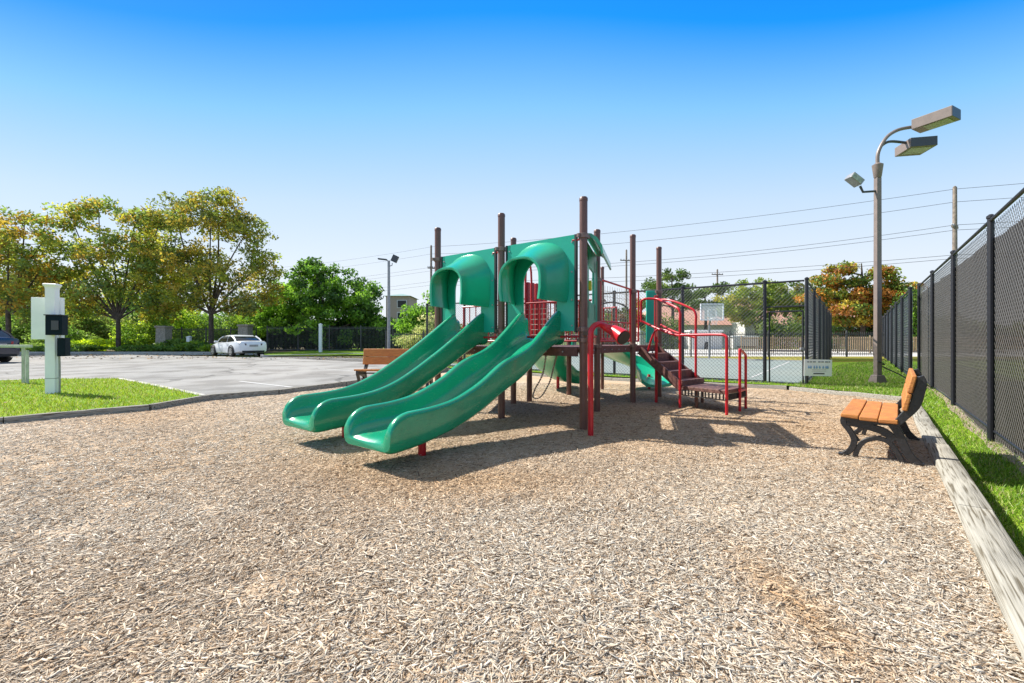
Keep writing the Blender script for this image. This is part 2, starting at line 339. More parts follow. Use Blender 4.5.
# ------------------------------------------------------------------ setting
BIG = [(-900, -60), (900, -60), (900, 1500), (-900, 1500)]
def zbase(x, y): return G(y) - (.16 + .12 * (1 - sm(8, 12, y))) if y < 45 else G(45) - .16 + .15 * sm(45, 60, y)
bm = bmesh.new(); ysb = [-60, -12, 8, 10, 12, 20, 30, 45, 50, 55, 60, 120, 400, 1500]; xsb = [-900, -60, 0, 60, 900]
gv = [[bm.verts.new((x, y, zbase(x, y))) for x in xsb] for y in ysb]
for i in range(len(ysb) - 1):
    for j in range(len(xsb) - 1): bm.faces.new((gv[i][j], gv[i][j + 1], gv[i + 1][j + 1], gv[i + 1][j]))
me = bpy.data.meshes.new('ground'); bm.to_mesh(me); bm.free(); me.materials.append(GM_far)
o = bpy.data.objects.new('ground', me); COL.objects.link(o); o['kind'] = 'structure'

def tp(s, d=0): p = TL0 + TD * s + TN * d; return (p.x, p.y)
MP = [tp(-9), tp(6.4), (7.0, 11.15), (-2.6, 17.7), (-4.6, 12.1), (-5.45, 10.25), (-6.45, 9.4), (-6.6, 8.0), (-7.8, 6.75), (-15, -.5), (-15, -5)]
mulch = sheet('wood_chip_bed', MP, zmulch, GM_mulch, step=.35)
C0 = Vector((7.67, 11.45)); D1 = Vector((-.825, .565)); D2 = Vector((.609, .793))
def cp(a, b, ): p = C0 + D1 * a + D2 * b; return (p.x, p.y)
# lawn: left island, right strip and corridor
LP = [(-6.6, 8.05), (-7.75, 6.9), (-15, -.35), (-40, -2), (-40, 11.4), at(0, 381), at(60, 379.2), at(118, 379.0), at(150, 385), at(203, 396.2)]
gl_ = sheet('lawn_island', LP, lambda x, y: G(y), GM_grass, step=2, dz=.02)
LR = [tp(-9, .19), tp(6.45, .19), (7.1, 11.3), cp(0, -.25), (40, -18 + 34), (40, 48), (24, 48), cp(0, 18), cp(0, 0), cp(0, -.25)]
LR = [tp(-9, .19), tp(6.45, .19), (7.12, 11.25), cp(.0, .0), cp(0, 17.5), (34, 24.3), (60, 24.3), (30, -3), (8, -6)]
sheet('lawn_strip', LR, lambda x, y: ZR(x, y), GM_grass, step=1.0, dz=0)
sheet('court_verge', [(7.12, 11.25), (-2.6, 17.85), (-3.4, 19.2), (7.67, 11.5)], lambda x, y: G(y), GM_grass, step=2, dz=.004)
sheet('court', [cp(.02, .02), cp(13.7, 0), cp(13.7, 13), cp(.02, 13)], lambda x, y: G(y), GM_court, step=3, dz=.008)
sheet('rough_grass', [(-12, 26.5), cp(26, 13), cp(0, 13), (34, 24.3), (60, 24.3), (60, 27.4), (-12, 28.5)], lambda x, y: G(y), GM_rough, step=4, dz=.0)
sheet('back_road', [(-14, 28.5), (60, 27.4), (80, 27.4), (80, 44), (-14, 44)], lambda x, y: G(y), GM_conc, step=4, dz=-.01)
# parking lot
PK = [(-5.45, 10.3), (-4.65, 12.1), (-2.7, 17.75), cp(12.6, 0), cp(13.2, .0), cp(26, 0), cp(26, 13), (-11, 30.5), at(262, 357.2), (-34, 33), (-90, 33), (-90, 6), (-40, 11), at(0, 381), at(60, 379.2), at(118, 379.0), at(150, 385), at(204, 396)]
sheet('parking_lot', PK, lambda x, y: G(y), GM_asph, step=4, dz=0.0)
sheet('planting_bed', [(-90, 33), (-34, 33), (-19.2, 33), (-17.5, 31.0), (-17.5, 60), (-90, 60)], lambda x, y: G(y), GM_soil, step=4, dz=.06)
sheet('fence_verge', [(-17.4, 30.9), at(262, 357.2), (-11, 30.5), (-7.5, 28.8), (-7.5, 44), (-17.4, 44)], lambda x, y: G(y), GM_grass, step=4, dz=.08)

def strip(name, pts, w, m, dz):
    mb = MB()
    for (x0, y0), (x1, y1) in zip(pts[:-1], pts[1:]):
        d = Vector((x1 - x0, y1 - y0)).normalized(); n = Vector((-d.y, d.x)) * w / 2
        mb.add([(x0 - n.x, y0 - n.y, G(y0) + dz), (x1 - n.x, y1 - n.y, G(y1) + dz), (x1 + n.x, y1 + n.y, G(y1) + dz), (x0 + n.x, y0 + n.y, G(y0) + dz)], [(0, 1, 2, 3)])
    o = obj(name, mb, m, smooth=False); o['kind'] = 'structure'; return o
def kerb(name, pts, w, h, lift=0):
    mb = MB()
    for a, b in zip(pts[:-1], pts[1:]):
        mb.beam((a[0], a[1], G(a[1]) + h / 2 - .05 + lift), (b[0], b[1], G(b[1]) + h / 2 - .05 + lift), w, h + .1)
    o = obj(name, mb, M['kerb'], smooth=False); o['kind'] = 'structure'; return o
kerb('kerb_far', [(-60, 33), (-34, 33), (-19.2, 32.9), (-17.6, 30.9), at(262, 357.2), (-11, 30.4), (-7.4, 28.7)], .16, .13)
kerb('kerb_island', [at(-60, 383), at(0, 381), at(60, 379.2), at(118, 379.0), at(150, 385), at(203, 396.2)], .12, .03)
for i, (a, b) in enumerate([(at(239.7, 381.4), at(292, 387.3)), (at(318, 368.5), at(352, 371))]):
    strip('painted_bay_line', [a, b], .09, M['paint'], .006)
kerb('court_edge_kerb', [cp(26, 13.1), cp(0, 13.1)], .2, .05)
for a, b in (((1.5, 1.5), (24, 1.5)), ((1.5, 1.5), (1.5, 12)), ((1.5, 6.5), (24, 6.5)), ((1.5, 12), (24, 12)), ((9, 1.5), (9, 12))):
    strip('court_line', [cp(*a), cp(*b)], .06, M['paint'], .014)

# ------------------------------------------------------------------ timbers
def timber(p, q, z0f, h, w, label, group, mi=0, ends='from the near end'):
    p = Vector(p); q = Vector(q); L = (q - p).length; n = max(1, round(L / 2.4)); 
    for i in range(n):
        a = p.lerp(q, i / n); b = p.lerp(q, (i + 1) / n); d = (b - a).normalized() * .006; a = a + d; b = b - d
        mb = MB(); K = 10; rings = []; sd = Vector((-d.y, d.x)).normalized() * w / 2
        yaw = random.uniform(-.006, .006)
        for k in range(K + 1):
            c = a.lerp(b, k / K); z = z0f(c.x, c.y)
            j = [random.uniform(-.0035, .0035) for _ in range(4)]; cs = c + sd * yaw * (k - K / 2)
            r_ = .012
            rings.append([(cs.x - sd.x, cs.y - sd.y, z - .12), (cs.x + sd.x, cs.y + sd.y, z - .12), (cs.x + sd.x * (1 + j[0]), cs.y + sd.y, z + h - r_), (cs.x + sd.x * .88, cs.y + sd.y * .88, z + h + j[1]),
                          (cs.x - sd.x * .88, cs.y - sd.y * .88, z + h + j[2]), (cs.x - sd.x, cs.y - sd.y, z + h - r_ + j[3])])
        mb.loft(rings)
        o = obj('border_timber', mb, TIM[mi], angle=50); tag(o, label if n == 1 else label + ', ' + ORD[i] + ' ' + ends, 'timber', group)
def timbermat(k=.64):
    m = bpy.data.materials.new('weathered_timber_grain'); m.use_nodes = True; n = m.node_tree.nodes; l = m.node_tree.links; b = n['Principled BSDF']
    b.inputs['Roughness'].default_value = .9; b.inputs['Specular IOR Level'].default_value = .15
    g = n.new('ShaderNodeNewGeometry'); mp = n.new('ShaderNodeMapping'); mp.vector_type = 'TEXTURE'; l.new(g.outputs['Position'], mp.inputs[0])
    mp.inputs['Rotation'].default_value = (0, 0, math.atan2(TD.y, TD.x)); mp.inputs['Scale'].default_value = (26, 1, 1)
    t = n.new('ShaderNodeTexNoise'); t.inputs['Scale'].default_value = 62; t.inputs['Detail'].default_value = 8; t.inputs['Distortion'].default_value = .5; l.new(mp.outputs[0], t.inputs[0])
    r = n.new('ShaderNodeValToRGB'); e = r.color_ramp.elements; e[0].position = .36; e[0].color = (.21 * k, .18 * k, .13 * k, 1); e[1].position = .46; e[1].color = (.50 * k, .47 * k, .395 * k, 1)
    q = e.new(.62); q.color = (.62 * k, .585 * k, .50 * k, 1); l.new(t.outputs[0], r.inputs[0])
    t4 = n.new('ShaderNodeTexNoise'); t4.inputs['Scale'].default_value = 2.2; l.new(g.outputs['Position'], t4.inputs[0])
    mm = n.new('ShaderNodeMix'); mm.data_type = 'RGBA'; mm.blend_type = 'OVERLAY'; mm.inputs[0].default_value = .12; l.new(r.outputs[0], mm.inputs[6]); l.new(t4.outputs[0], mm.inputs[7])
    l.new(mm.outputs[2], b.inputs['Base Color'])
    bp = n.new('ShaderNodeBump'); bp.inputs['Strength'].default_value = .7; bp.inputs['Distance'].default_value = .01; l.new(t.outputs[0], bp.inputs['Height']); l.new(bp.outputs[0], b.inputs['Normal'])
    return m
TIM = [timbermat(), timbermat(.5)]; ORD = ['first', 'second', 'third', 'fourth', 'fifth', 'sixth', 'seventh']
g = 'landscape timbers edging the wood chips'
timber(tp(-8.9, .09), tp(1.1, .09), zmulch, .08, .18, 'wide weathered grey timber beside the green strip', g)
timber(tp(1.1, .09), tp(6.4, .09), zmulch, .045, .20, 'weathered grey timber behind the orange bench', g)
g2 = 'pale timbers on the far edge of the chips'
timber((8.22, 9.2), (7.05, 11.15), lambda x, y: zmulch(x, y), .09, .13, 'pale timber in front of the lamp post lawn', g2)
timber((7.0, 11.2), (-2.6, 17.8), lambda x, y: zmulch(x, y), .09, .13, 'pale timber before the court fence', g2, 0, 'from the gate')
g3 = 'dark faced timbers on the left edge of the chips'
LT = ['dark faced timber behind the climber at the far corner', 'dark faced timber behind left slide', 'short dark faced timber between left slide and small lawn', 'dark faced timber at the corner of the small lawn', 'dark faced timber just right of the white post', 'dark faced timber at the left edge below the lawn']
for (a, b), lb in zip(zip(MP[3:-2], MP[4:-1]), LT):
    timber(a, b, lambda x, y: G(y) - .05, .075, .12, lb, g3, 1, 'from the right')

# ------------------------------------------------------------------ loose chips (real pieces)
rng = np.random.default_rng(3)
def chips():
    th = 1.02; N = 190000; rmax = 13.0; r0 = 3.0
    dmax = 22000
    # sample r by density
    rs = np.linspace(.9, rmax, 600); dens = np.where(rs < r0, dmax, dmax * (r0 / rs) ** 1.85) * rs; cdf = np.cumsum(dens); n = int(cdf[-1] * (rs[1] - rs[0]) * 2 * th); cdf /= cdf[-1]
    r = np.interp(rng.random(n), cdf, rs); a = (rng.random(n) * 2 - 1) * th
    x = r * np.sin(a); y = r * np.cos(a); k = inpoly(x, y, MP); x = x[k]; y = y[k]; r = r[k]
    d = (x - TL0.x) * TN.x + (y - TL0.y) * TN.y; k = d < .0; x = x[k]; y = y[k]; r = r[k]; n = len(x)
    z = np.array([zmulch(float(p), float(q)) for p, q in zip(x, y)])
    L = np.exp(rng.normal(math.log(.0082), .66, n)) * (1 + .05 * np.maximum(r - 3, 0)); L = np.clip(L, .0025, .05); Wd = np.clip(L * rng.uniform(.06, .24, n), .0009, .0042)
    # clustered direction field so that pieces lie in swathes
    fld = np.array([mnoise.noise(Vector((float(p) * .9, float(q) * .9, 9))) for p, q in zip(x, y)])
    yaw = rng.normal(0, .95, n) + fld * 2.2; pit = rng.normal(0, .15, n); rol = rng.normal(0, .20, n)
    X = np.stack([np.cos(yaw) * np.cos(pit), np.sin(yaw) * np.cos(pit), np.sin(pit)], 1)
    Yv = np.stack([-np.sin(yaw) * np.cos(rol), np.cos(yaw) * np.cos(rol), np.sin(rol)], 1); Zv = np.cross(X, Yv)
    P = np.stack([x, y, z + .004 + np.abs(rng.normal(0, .0030, n)) + np.abs(np.sin(pit)) * L * .4], 1)
    L_ = L[:, None]; W_ = Wd[:, None]; T = (W_ * .6)
    sk = rng.uniform(-.5, .5, (n, 4)); k0 = rng.uniform(.25, 1.1, (n, 1)); k1 = rng.uniform(.25, 1.1, (n, 1))
    e0 = P - X * L_ * (1 + sk[:, :1] * .15) - Yv * W_ * k0; m1 = P + X * L_ * (1 + sk[:, 1:2] * .15) - Yv * W_ * k1
    e1 = P + X * L_ * (1 + sk[:, 2:3] * .15) + Yv * W_ * k1; m0 = P - X * L_ * (1 + sk[:, 3:] * .15) + Yv * W_ * k0
    V = np.stack([e0, m1, e1, m0, e0 * 1 - Zv * T, m1 - Zv * T, e1 - Zv * T, m0 - Zv * T], 1).reshape(-1, 3)
    f = np.array([[0, 1, 2, 3], [0, 4, 5, 1], [1, 5, 6, 2], [2, 6, 7, 3], [3, 7, 4, 0]]); Fc = (np.arange(n)[:, None, None] * 8 + f[None]).reshape(-1)
    me = bpy.data.meshes.new('loose_wood_chips'); me.vertices.add(n * 8); me.vertices.foreach_set('co', V.astype(np.float32).ravel())
    me.loops.add(n * 20); me.loops.foreach_set('vertex_index', Fc.astype(np.int32)); me.polygons.add(n * 5); me.polygons.foreach_set('loop_start', np.arange(0, n * 20, 4, dtype=np.int32))
    me.update(calc_edges=True)
    pal = np.array([(.58, .51, .42), (.50, .43, .345), (.50, .39, .28), (.63, .575, .49), (.38, .28, .19), (.12, .08, .05)]); pr = [.27, .24, .15, .14, .11, .09]
    c = pal[rng.choice(6, n, p=pr)] * rng.uniform(.68, 1.25, (n, 1))
    big = np.array([mnoise.noise(Vector((float(p) * .33 + 3, float(q) * .33, 2))) for p, q in zip(x, y)])
    tan = np.clip(big * 2.4 - .15, 0, 1)[:, None] * .38 + np.exp(-(((x + .2) / 1.0) ** 2 + ((y - 3.9) / .5) ** 2))[:, None] * .6 + np.exp(-(((x - 1.35) / .16) ** 2 + ((y - 2.1) / .6) ** 2))[:, None] * .7 + np.exp(-(((x - .4) / 2.2) ** 2 + ((y - 5.6) / 1.2) ** 2))[:, None] * .35 + np.exp(-(((x - 1.8) / 2.6) ** 2 + ((y - 6.9) / 1.9) ** 2))[:, None] * .5 + np.exp(-(((x + 1.6) / 1.0) ** 2 + ((y - 4.3) / .7) ** 2))[:, None] * .6 + np.exp(-(((x - 5) / 2.5) ** 2 + ((y - 8) / 2.0) ** 2))[:, None] * .6
    tan = np.clip(tan, 0, .85)
    c = c * (1 - tan + tan * np.array([.92, .70, .47]))
    c = c * np.array([1.0, .995, .975])
    ca = me.color_attributes.new('col', 'FLOAT_COLOR', 'POINT'); cc = np.ones((n, 8, 4), np.float32); cc[:, :, :3] = np.clip(c, 0, 1)[:, None, :]; ca.data.foreach_set('color', cc.ravel())
    me.materials.append(M['chips']); o = bpy.data.objects.new('loose_wood_chips', me); COL.objects.link(o); o['kind'] = 'stuff'
    o['label'] = 'bleached shredded wood chips covering the play area'; o['category'] = 'wood chips'
    print('chips', n)
chips()

def blades(name, poly, zf, n0, rfade, hgt, pal, label):
    xs = [p[0] for p in poly]; ys = [p[1] for p in poly]
    x = rng.uniform(min(xs), max(xs), n0); y = rng.uniform(min(ys), max(ys), n0)
    r = np.hypot(x, y); k = inpoly(x, y, poly) & (rng.random(n0) < np.clip((rfade / np.maximum(r, .5)) ** 1.6, 0, 1)) & (np.abs(x) < 1.25 * y + .5); x = x[k]; y = y[k]; r = r[k]; n = len(x)
    z = np.array([zf(float(a), float(b)) for a, b in zip(x, y)])
    h = hgt * rng.uniform(.5, 1.3, n); yaw = rng.uniform(0, 2 * math.pi, n); w = .0028 * (1 + r * .16)
    P = np.stack([x, y, z], 1); A = np.stack([np.cos(yaw) * w, np.sin(yaw) * w, np.zeros(n)], 1)
    B = np.stack([rng.normal(0, .45, n) * h, rng.normal(0, .45, n) * h, h], 1)
    pal = np.array(pal); c = pal[rng.choice(len(pal), n)] * rng.uniform(.7, 1.3, (n, 1))
    o = quadcloud(name, P, A, B, c, M['grassb'], tri=True); tag(o, label, 'grass', None, 'stuff'); print(name, n)
GP = [(.16, .32, .02), (.24, .42, .03), (.32, .48, .05), (.40, .48, .11), (.12, .26, .015), (.48, .42, .20)]
blades('grass', [tp(-6, .2), tp(6.4, .2), (7.1, 11.2), (9.2, 12.8), (12, 13), (6.9, 6.3), (3.3, 1.8)], ZR, 420000, 5.5, .045, GP, 'bright green grass on the strip beside the tall fence')
blades('grass', LP[:5] + [at(0, 381.3), at(60, 379.5), at(118, 379.3), at(150, 385), at(203, 396.2)], lambda x, y: G(y) + .02, 420000, 9, .05, [(.30, .41, .02), (.38, .47, .025), (.46, .51, .04), (.23, .34, .015), (.55, .5, .2)], 'sunlit yellow green grass around the white post')
blades('grass', [(7.1, 11.2), (8.3, 9.3), (14, 14), (21, 24), (15, 20)], lambda x, y: ZR(x, y), 120000, 12, .06, GP, 'green grass around the tall lamp post')
blades('grass', [(7.12, 11.27), (-2.6, 17.83), (-3.3, 19.1), (7.6, 11.5)], lambda x, y: G(y), 30000, 14, .07, GP, 'thin grass between the far timbers and the court fence')

def litter(poly, zf, n0, pal, sz, name, label):
    xs = [p[0] for p in poly]; ys = [p[1] for p in poly]; x = rng.uniform(min(xs), max(xs), n0); y = rng.uniform(min(ys), max(ys), n0)
    k = inpoly(x, y, poly); x = x[k]; y = y[k]; n = len(x); z = np.array([zf(float(a), float(b)) for a, b in zip(x, y)]) + .012
    yaw = rng.uniform(0, 6.28, n); s = sz * rng.uniform(.5, 1.3, n)
    A = np.stack([np.cos(yaw) * s, np.sin(yaw) * s, rng.normal(0, .3, n) * s], 1); B = np.stack([-np.sin(yaw) * s, np.cos(yaw) * s, rng.normal(0, .4, n) * s], 1)
    pal = np.array(pal); c = pal[rng.choice(len(pal), n)] * rng.uniform(.7, 1.2, (n, 1))
    o = quadcloud(name, np.stack([x, y, z], 1), A, B, c, M['litter']); tag(o, label, 'fallen leaves', None, 'stuff')
litter([(-34, 32.7), (-19, 32.6), (-14, 29.6), (-9, 28), (-10, 24), (-30, 25)], lambda x, y: G(y), 900, [(.25, .13, .05), (.35, .22, .08), (.12, .07, .04)], .07, 'fallen_leaves', 'brown fallen leaves scattered on the asphalt near the white car')
litter(LP[:5] + LP[5:], lambda x, y: G(y) + .05, 500, [(.30, .2, .08), (.2, .12, .05)], .03, 'fallen_leaves', 'small brown leaves on the sunlit lawn by the white post')

# ------------------------------------------------------------------ play structure
PA = Vector((1.01, 6.215)); U = Vector((-.795, .606)); NN = Vector((-.606, -.795))
BAY = 1.485
PB = PA + U * BAY; PC = PA + U * BAY * 2
PD = Vector((.03, 8.8)); PE = Vector((.36, 9.09)); PF = Vector((1.32, 10.19)); PG = Vector((1.53, 7.91)); PH = Vector((2.32, 11.3)); PI_ = Vector((2.455, 8.94)); PJ = Vector((3.28, 9.82))
DK = 1.17
ps = thing('play_structure', 'green and red playground climber with two wavy green slides, brown posts and a short stair', 'play structure', (1.2, 8.3, 0))
def post(p, H, rad=.057, collars=(), top=True):
    z0 = zmulch(*p) - .1
    mb = MB(); mb.lathe((p[0], p[1], 0), [(rad, z0), (rad, H - .03), (rad * .98, H)], 18); o = obj('post', mb, M['post'], ps)
    if top:
        c = MB(); c.lathe((p[0], p[1], 0), [(rad + .004, H - .035), (rad + .004, H), (rad * .85, H + .018), (rad * .4, H + .026)], 18); obj('post_cap', c, M['post'], o)
    for z in collars:
        c = MB(); c.lathe((p[0], p[1], 0), [(rad + .003, z - .035), (rad + .016, z - .03), (rad + .016, z + .03), (rad + .003, z + .035)], 18)
        for a in (0.6, 3.7): c.beam((p[0] + math.cos(a) * .05, p[1] + math.sin(a) * .05, z), (p[0] + math.cos(a) * .11, p[1] + math.sin(a) * .11, z), .04, .05)
        obj('collar', c, M['collar'], o)
    return o
post(PA, 3.27, collars=(2.74, 1.42, 1.27)); post(PB, 3.3, collars=(2.74, 1.42)); post(PC, 3.3, collars=(2.74, 1.42))
post(PG, 3.24, collars=(2.36, 1.50, DK)); post(PI_, 3.40, collars=(2.27, DK)); post(PJ, 3.34, collars=(2.36, 2.2, DK))
post(PD, 3.3, collars=(DK,)); post(PE, 1.2, top=False); post(PF, 1.3, top=False); post(PH, 3.15, .045, collars=(2.3,))
PX = PC + (PD - PB); post(PX, 1.3, top=False)

# decks
def deck(poly, z=DK, th=.035, beam=.13):
    mb = MB(); n = len(poly); c = Vector((sum(p[0] for p in poly) / n, sum(p[1] for p in poly) / n))
    P = [c + (Vector(p) - c) * .97 for p in poly]
    vs = [(p.x, p.y, z) for p in P] + [(p.x, p.y, z - th) for p in P]
    fs = [tuple(range(n)), tuple(range(2 * n - 1, n - 1, -1))] + [(i, (i + 1) % n, n + (i + 1) % n, n + i) for i in range(n)]
    mb.add(vs, fs)
    for i in range(n):
        a = P[i]; b = P[(i + 1) % n]; d = (b - a).normalized() * .05
        mb.beam((a.x + d.x, a.y + d.y, z - beam / 2 - .003), (b.x - d.x, b.y - d.y, z - beam / 2 - .003), .035, beam)
    o = obj('deck', mb, M['deck'], ps, smooth=False)
    for i in range(n):
        a = P[i]; b = P[(i + 1) % n]; L = (b - a).length; k = max(2, int(L / .25)); nn = Vector((b.y - a.y, a.x - b.x)).normalized() * .019
        if nn.dot(a - c) < 0: nn = -nn
        for j in range(1, k):
            q = a.lerp(b, j / k) + nn; mb2 = MB(); mb2.lathe((q.x, q.y, z - .07), [(.012, -.01), (.012, .012)], 6); obj('bolt', mb2, M['steel'], o)
    return o
deck([PA, PB, PC, PX, PD, PG]); deck([PG, PI_, PF, PE, PD]); deck([PI_, PJ, PH, PF])

# slides
TSA = [(0, 1.24, 1.73), (.35, 1.10, 1.47), (.5, 1.01, 1.36), (.75, .86, 1.195), (1.0, .735, 1.095), (1.2, .665, 1.05), (1.4, .58, .975), (1.55, .51, .885), (1.75, .42, .775), (2.15, .295, .63), (2.45, .24, .585), (2.64, .205, .575), (3.05, .18, .565)]
TSB = [(0, 1.24, 1.755), (.5, 1.01, 1.43), (1.0, .765, 1.13), (1.5, .51, .865), (1.8, .375, .725), (2.1, .28, .63), (2.35, .235, .59), (2.6, .205, .575), (3.05, .185, .565)]
TS = TSA
def interp(T, t, k):
    for a, b in zip(T[:-1], T[1:]):
        if t <= b[0]:
            s = (t - a[0]) / (b[0] - a[0]); return a[k] + (b[k] - a[k]) * s
    return T[-1][k]
def smi(t, k): return sum(interp(TS, min(max(t + d, 0), 3.0), k) for d in (-.12, -.06, 0, .06, .12)) / 5
def slide_chute(c0, lab, prof, TE):
    global TS
    TS = prof
    c0 = Vector(c0); W2 = .372
    rings = []; sc_ = TE / 3.045; ts = [-.10, -.03] + [i * .06 for i in range(0, 47)] + [2.82, 2.87, 2.92, 2.96, 2.99, 3.015, 3.035, 3.045]
    for t in ts:
        tt = max(t, 0); zb = smi(tt, 1); zr = smi(tt, 2)
        if t < 0: zb = DK + .03; zr = DK + .45
        e = max(0, (t - 2.78) / .27); 
        if e > 0: zr = zb + .15 + (zr - zb - .15) * math.sqrt(max(0, 1 - e ** 2.2))
        zf = zb + .085 + .055 * min(1, max(0, (t - 2.2) / .5)); 
        if t > 2.9: dd = (t - 2.9) / .145; zf -= .05 * dd ** 3; zb2 = zb + .035 * dd ** 3
        else: zb2 = zb
        zr = max(zr, zf + .012)
        half = [(-.30, zb2), (-.345, zb2 + .02), (-W2, zb2 + .06), (-W2, (zb2 + zr) / 2), (-W2 - .006, zr - .05), (-W2 - .004, zr - .02), (-W2 + .010, zr - .003), (-W2 + .042, zr + .004), (-W2 + .076, zr - .010), (-W2 + .090, zr - .045),
                (-W2 + .092, zf + (zr - zf) * .42), (-W2 + .112, zf + (zr - zf) * .16 + .004), (-.215, zf + .006), (-.12, zf), (0, zf - .004)]
        half = [(u, max(z, zb2 + .001)) if i else (u, z) for i, (u, z) in enumerate(half)]
        half = [(u, z) for u, z in half]
        ring = half + [(-u, z) for u, z in half[-2::-1]]
        rings.append([(c0.x + NN.x * t * sc_ + U.x * -u, c0.y + NN.y * t * sc_ + U.y * -u, z) for u, z in ring])
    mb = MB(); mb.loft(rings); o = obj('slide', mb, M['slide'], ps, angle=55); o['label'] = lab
    f = MB(); q = c0 + NN * 2.32; f.lathe((q.x, q.y, 0), [(.045, -.1), (.045, .30)], 14); q2 = c0 + NN * 2.32
    f.box((q2.x, q2.y, .24), (.10, .4, .012), rz=math.atan2(NN.y, NN.x)); obj('support_foot', f, M['red'], o); return o
SC1 = PA + U * (BAY * .5); SC2 = PB + U * (BAY * .5)
SC1 = Vector((.42, 6.67)); SC2 = SC1 + U * BAY
slide_chute(SC1, 'green wavy slide on the right, nearer the camera', TSA, 3.03); slide_chute(SC2, 'straighter green slide on the left, catching a bright highlight', TSB, 2.95)

def hood(c0, slide_index):
    c0 = Vector(c0); CZ = 2.0; HW = .605; Z0 = 1.40; Z1 = 2.78
    def opening(th):   # star shape about (0,CZ)
        d = Vector((math.cos(th), math.sin(th))); lo, hi = 0, 2
        for _ in range(40):
            m_ = (lo + hi) / 2; p = d * m_; ins = abs(p.x) < .31 and (p.y < .12 or (p.x / .31) ** 2 + ((p.y - .12) / .36) ** 2 < 1)
            if ins and p.y + CZ > Z0 - .2: lo = m_
            else: hi = m_
        return d * lo
    def rect(th):
        d = Vector((math.cos(th), math.sin(th))); s = 1e9
        if d.x > 1e-6: s = min(s, HW / d.x)
        if d.x < -1e-6: s = min(s, -HW / d.x)
        if d.y > 1e-6: s = min(s, (Z1 - CZ) / d.y)
        if d.y < -1e-6: s = min(s, (Z0 - CZ) / d.y)
        return d * s
    a0 = math.atan2(Z0 - CZ, .31); ang = [a0 + (math.pi - 2 * a0) * i / 60 for i in range(61)]
    for cx in (HW, -HW):
        for cz in (Z1, Z0):
            a = math.atan2(cz - CZ, cx); a = a if a >= a0 else a + 2 * math.pi
            if a0 < a < math.pi - a0: ang.append(a)
    ang = sorted(ang); fr = []
    for t in (.012, -.022):
        fr.append([[c0.x + NN.x * t + U.x * p.x, c0.y + NN.y * t + U.y * p.x, CZ + p.y] for a in ang for p in (opening(a), rect(a))])
    n = len(ang); vs = fr[0] + fr[1]; fs = []
    for i in range(n - 1):
        a, b, c, d = 2 * i, 2 * i + 1, 2 * i + 3, 2 * i + 2
        fs += [(a, b, c, d), (a + 2 * n, d + 2 * n, c + 2 * n, b + 2 * n), (b, b + 2 * n, c + 2 * n, c), (a, d, d + 2 * n, a + 2 * n)]
    mb = MB(); mb.add(vs, fs); po = obj('entrance_panel', mb, M['slide_light'], ps, angle=30)
    # edge flange at the right side of the panel
    for sx in (-1, 1):
        fl = MB(); q = c0 + U * sx * (HW + .02); fl.beam((q.x, q.y, Z0 - .02), (q.x, q.y, Z1 + .0), .03, .05, up=(NN.x, NN.y, 0)); obj('edge_bracket', fl, M['postcap'], po)
    for u in (-HW + .04, HW - .04):
        for z in (1.48, 1.85, 2.25, 2.68):
            q = c0 + U * u; bo = MB(); bo.tube([(q.x + NN.x * .012, q.y + NN.y * .012, z), (q.x + NN.x * .022, q.y + NN.y * .022, z)], .013, 8); obj('bolt', bo, M['steel'], po)
    rings = []
    T = [0.013, .04, .09, .16, .25, .35, .44, .50, .525, .535]
    for t in T:
        k = t / .53; hw = .36 + .165 * (1 - min(k, 1)) ** 1.9 + (.012 if t > .49 else 0); top = 2.755 - .305 * k ** .8 - (.0 if t < .5 else -.008); leg = 1.82 + .02 * k
        spring = leg + (top - leg) * .50; th = .045 if t < .53 else .034
        def arch(hw, top, leg):
            pts = [(-hw * .93, leg), (-hw * .985, leg + .12), (-hw, (leg + spring) / 2), (-hw, spring)]
            for i in range(1, 16):
                a = math.pi - math.pi * i / 16; pts.append((hw * (abs(math.cos(a)) ** .85) * (1 if math.cos(a) > 0 else -1), spring + (top - spring) * math.sin(a) ** .9))
            return pts + [(hw, spring), (hw, (leg + spring) / 2), (hw * .985, leg + .12), (hw * .93, leg)]
        outer = arch(hw, top, leg); inner = arch(hw - th, top - th, leg)[::-1]
        rings.append([(c0.x + NN.x * t + U.x * u, c0.y + NN.y * t + U.y * u, z) for u, z in outer + inner])
    h = MB(); h.loft(rings); obj('slide_hood', h, M['hood'], po, angle=60)
hood(SC1, 0); hood(SC2, 1)
# rails beneath panels, between deck and panel
for a, b in ((PA, PB), (PB, PC)):
    mb = MB(); mb.tube([(*(a + (b - a) * .04), 1.32), (*(a + (b - a) * .96), 1.32)], .016); obj('cross_rail', mb, M['redpan'], ps); mb = MB(); mb.tube([(*(a + (b - a) * .04), 2.70), (*(a + (b - a) * .12), 2.70)], .016)
    obj('cross_rail', mb, M['redpan'], ps)

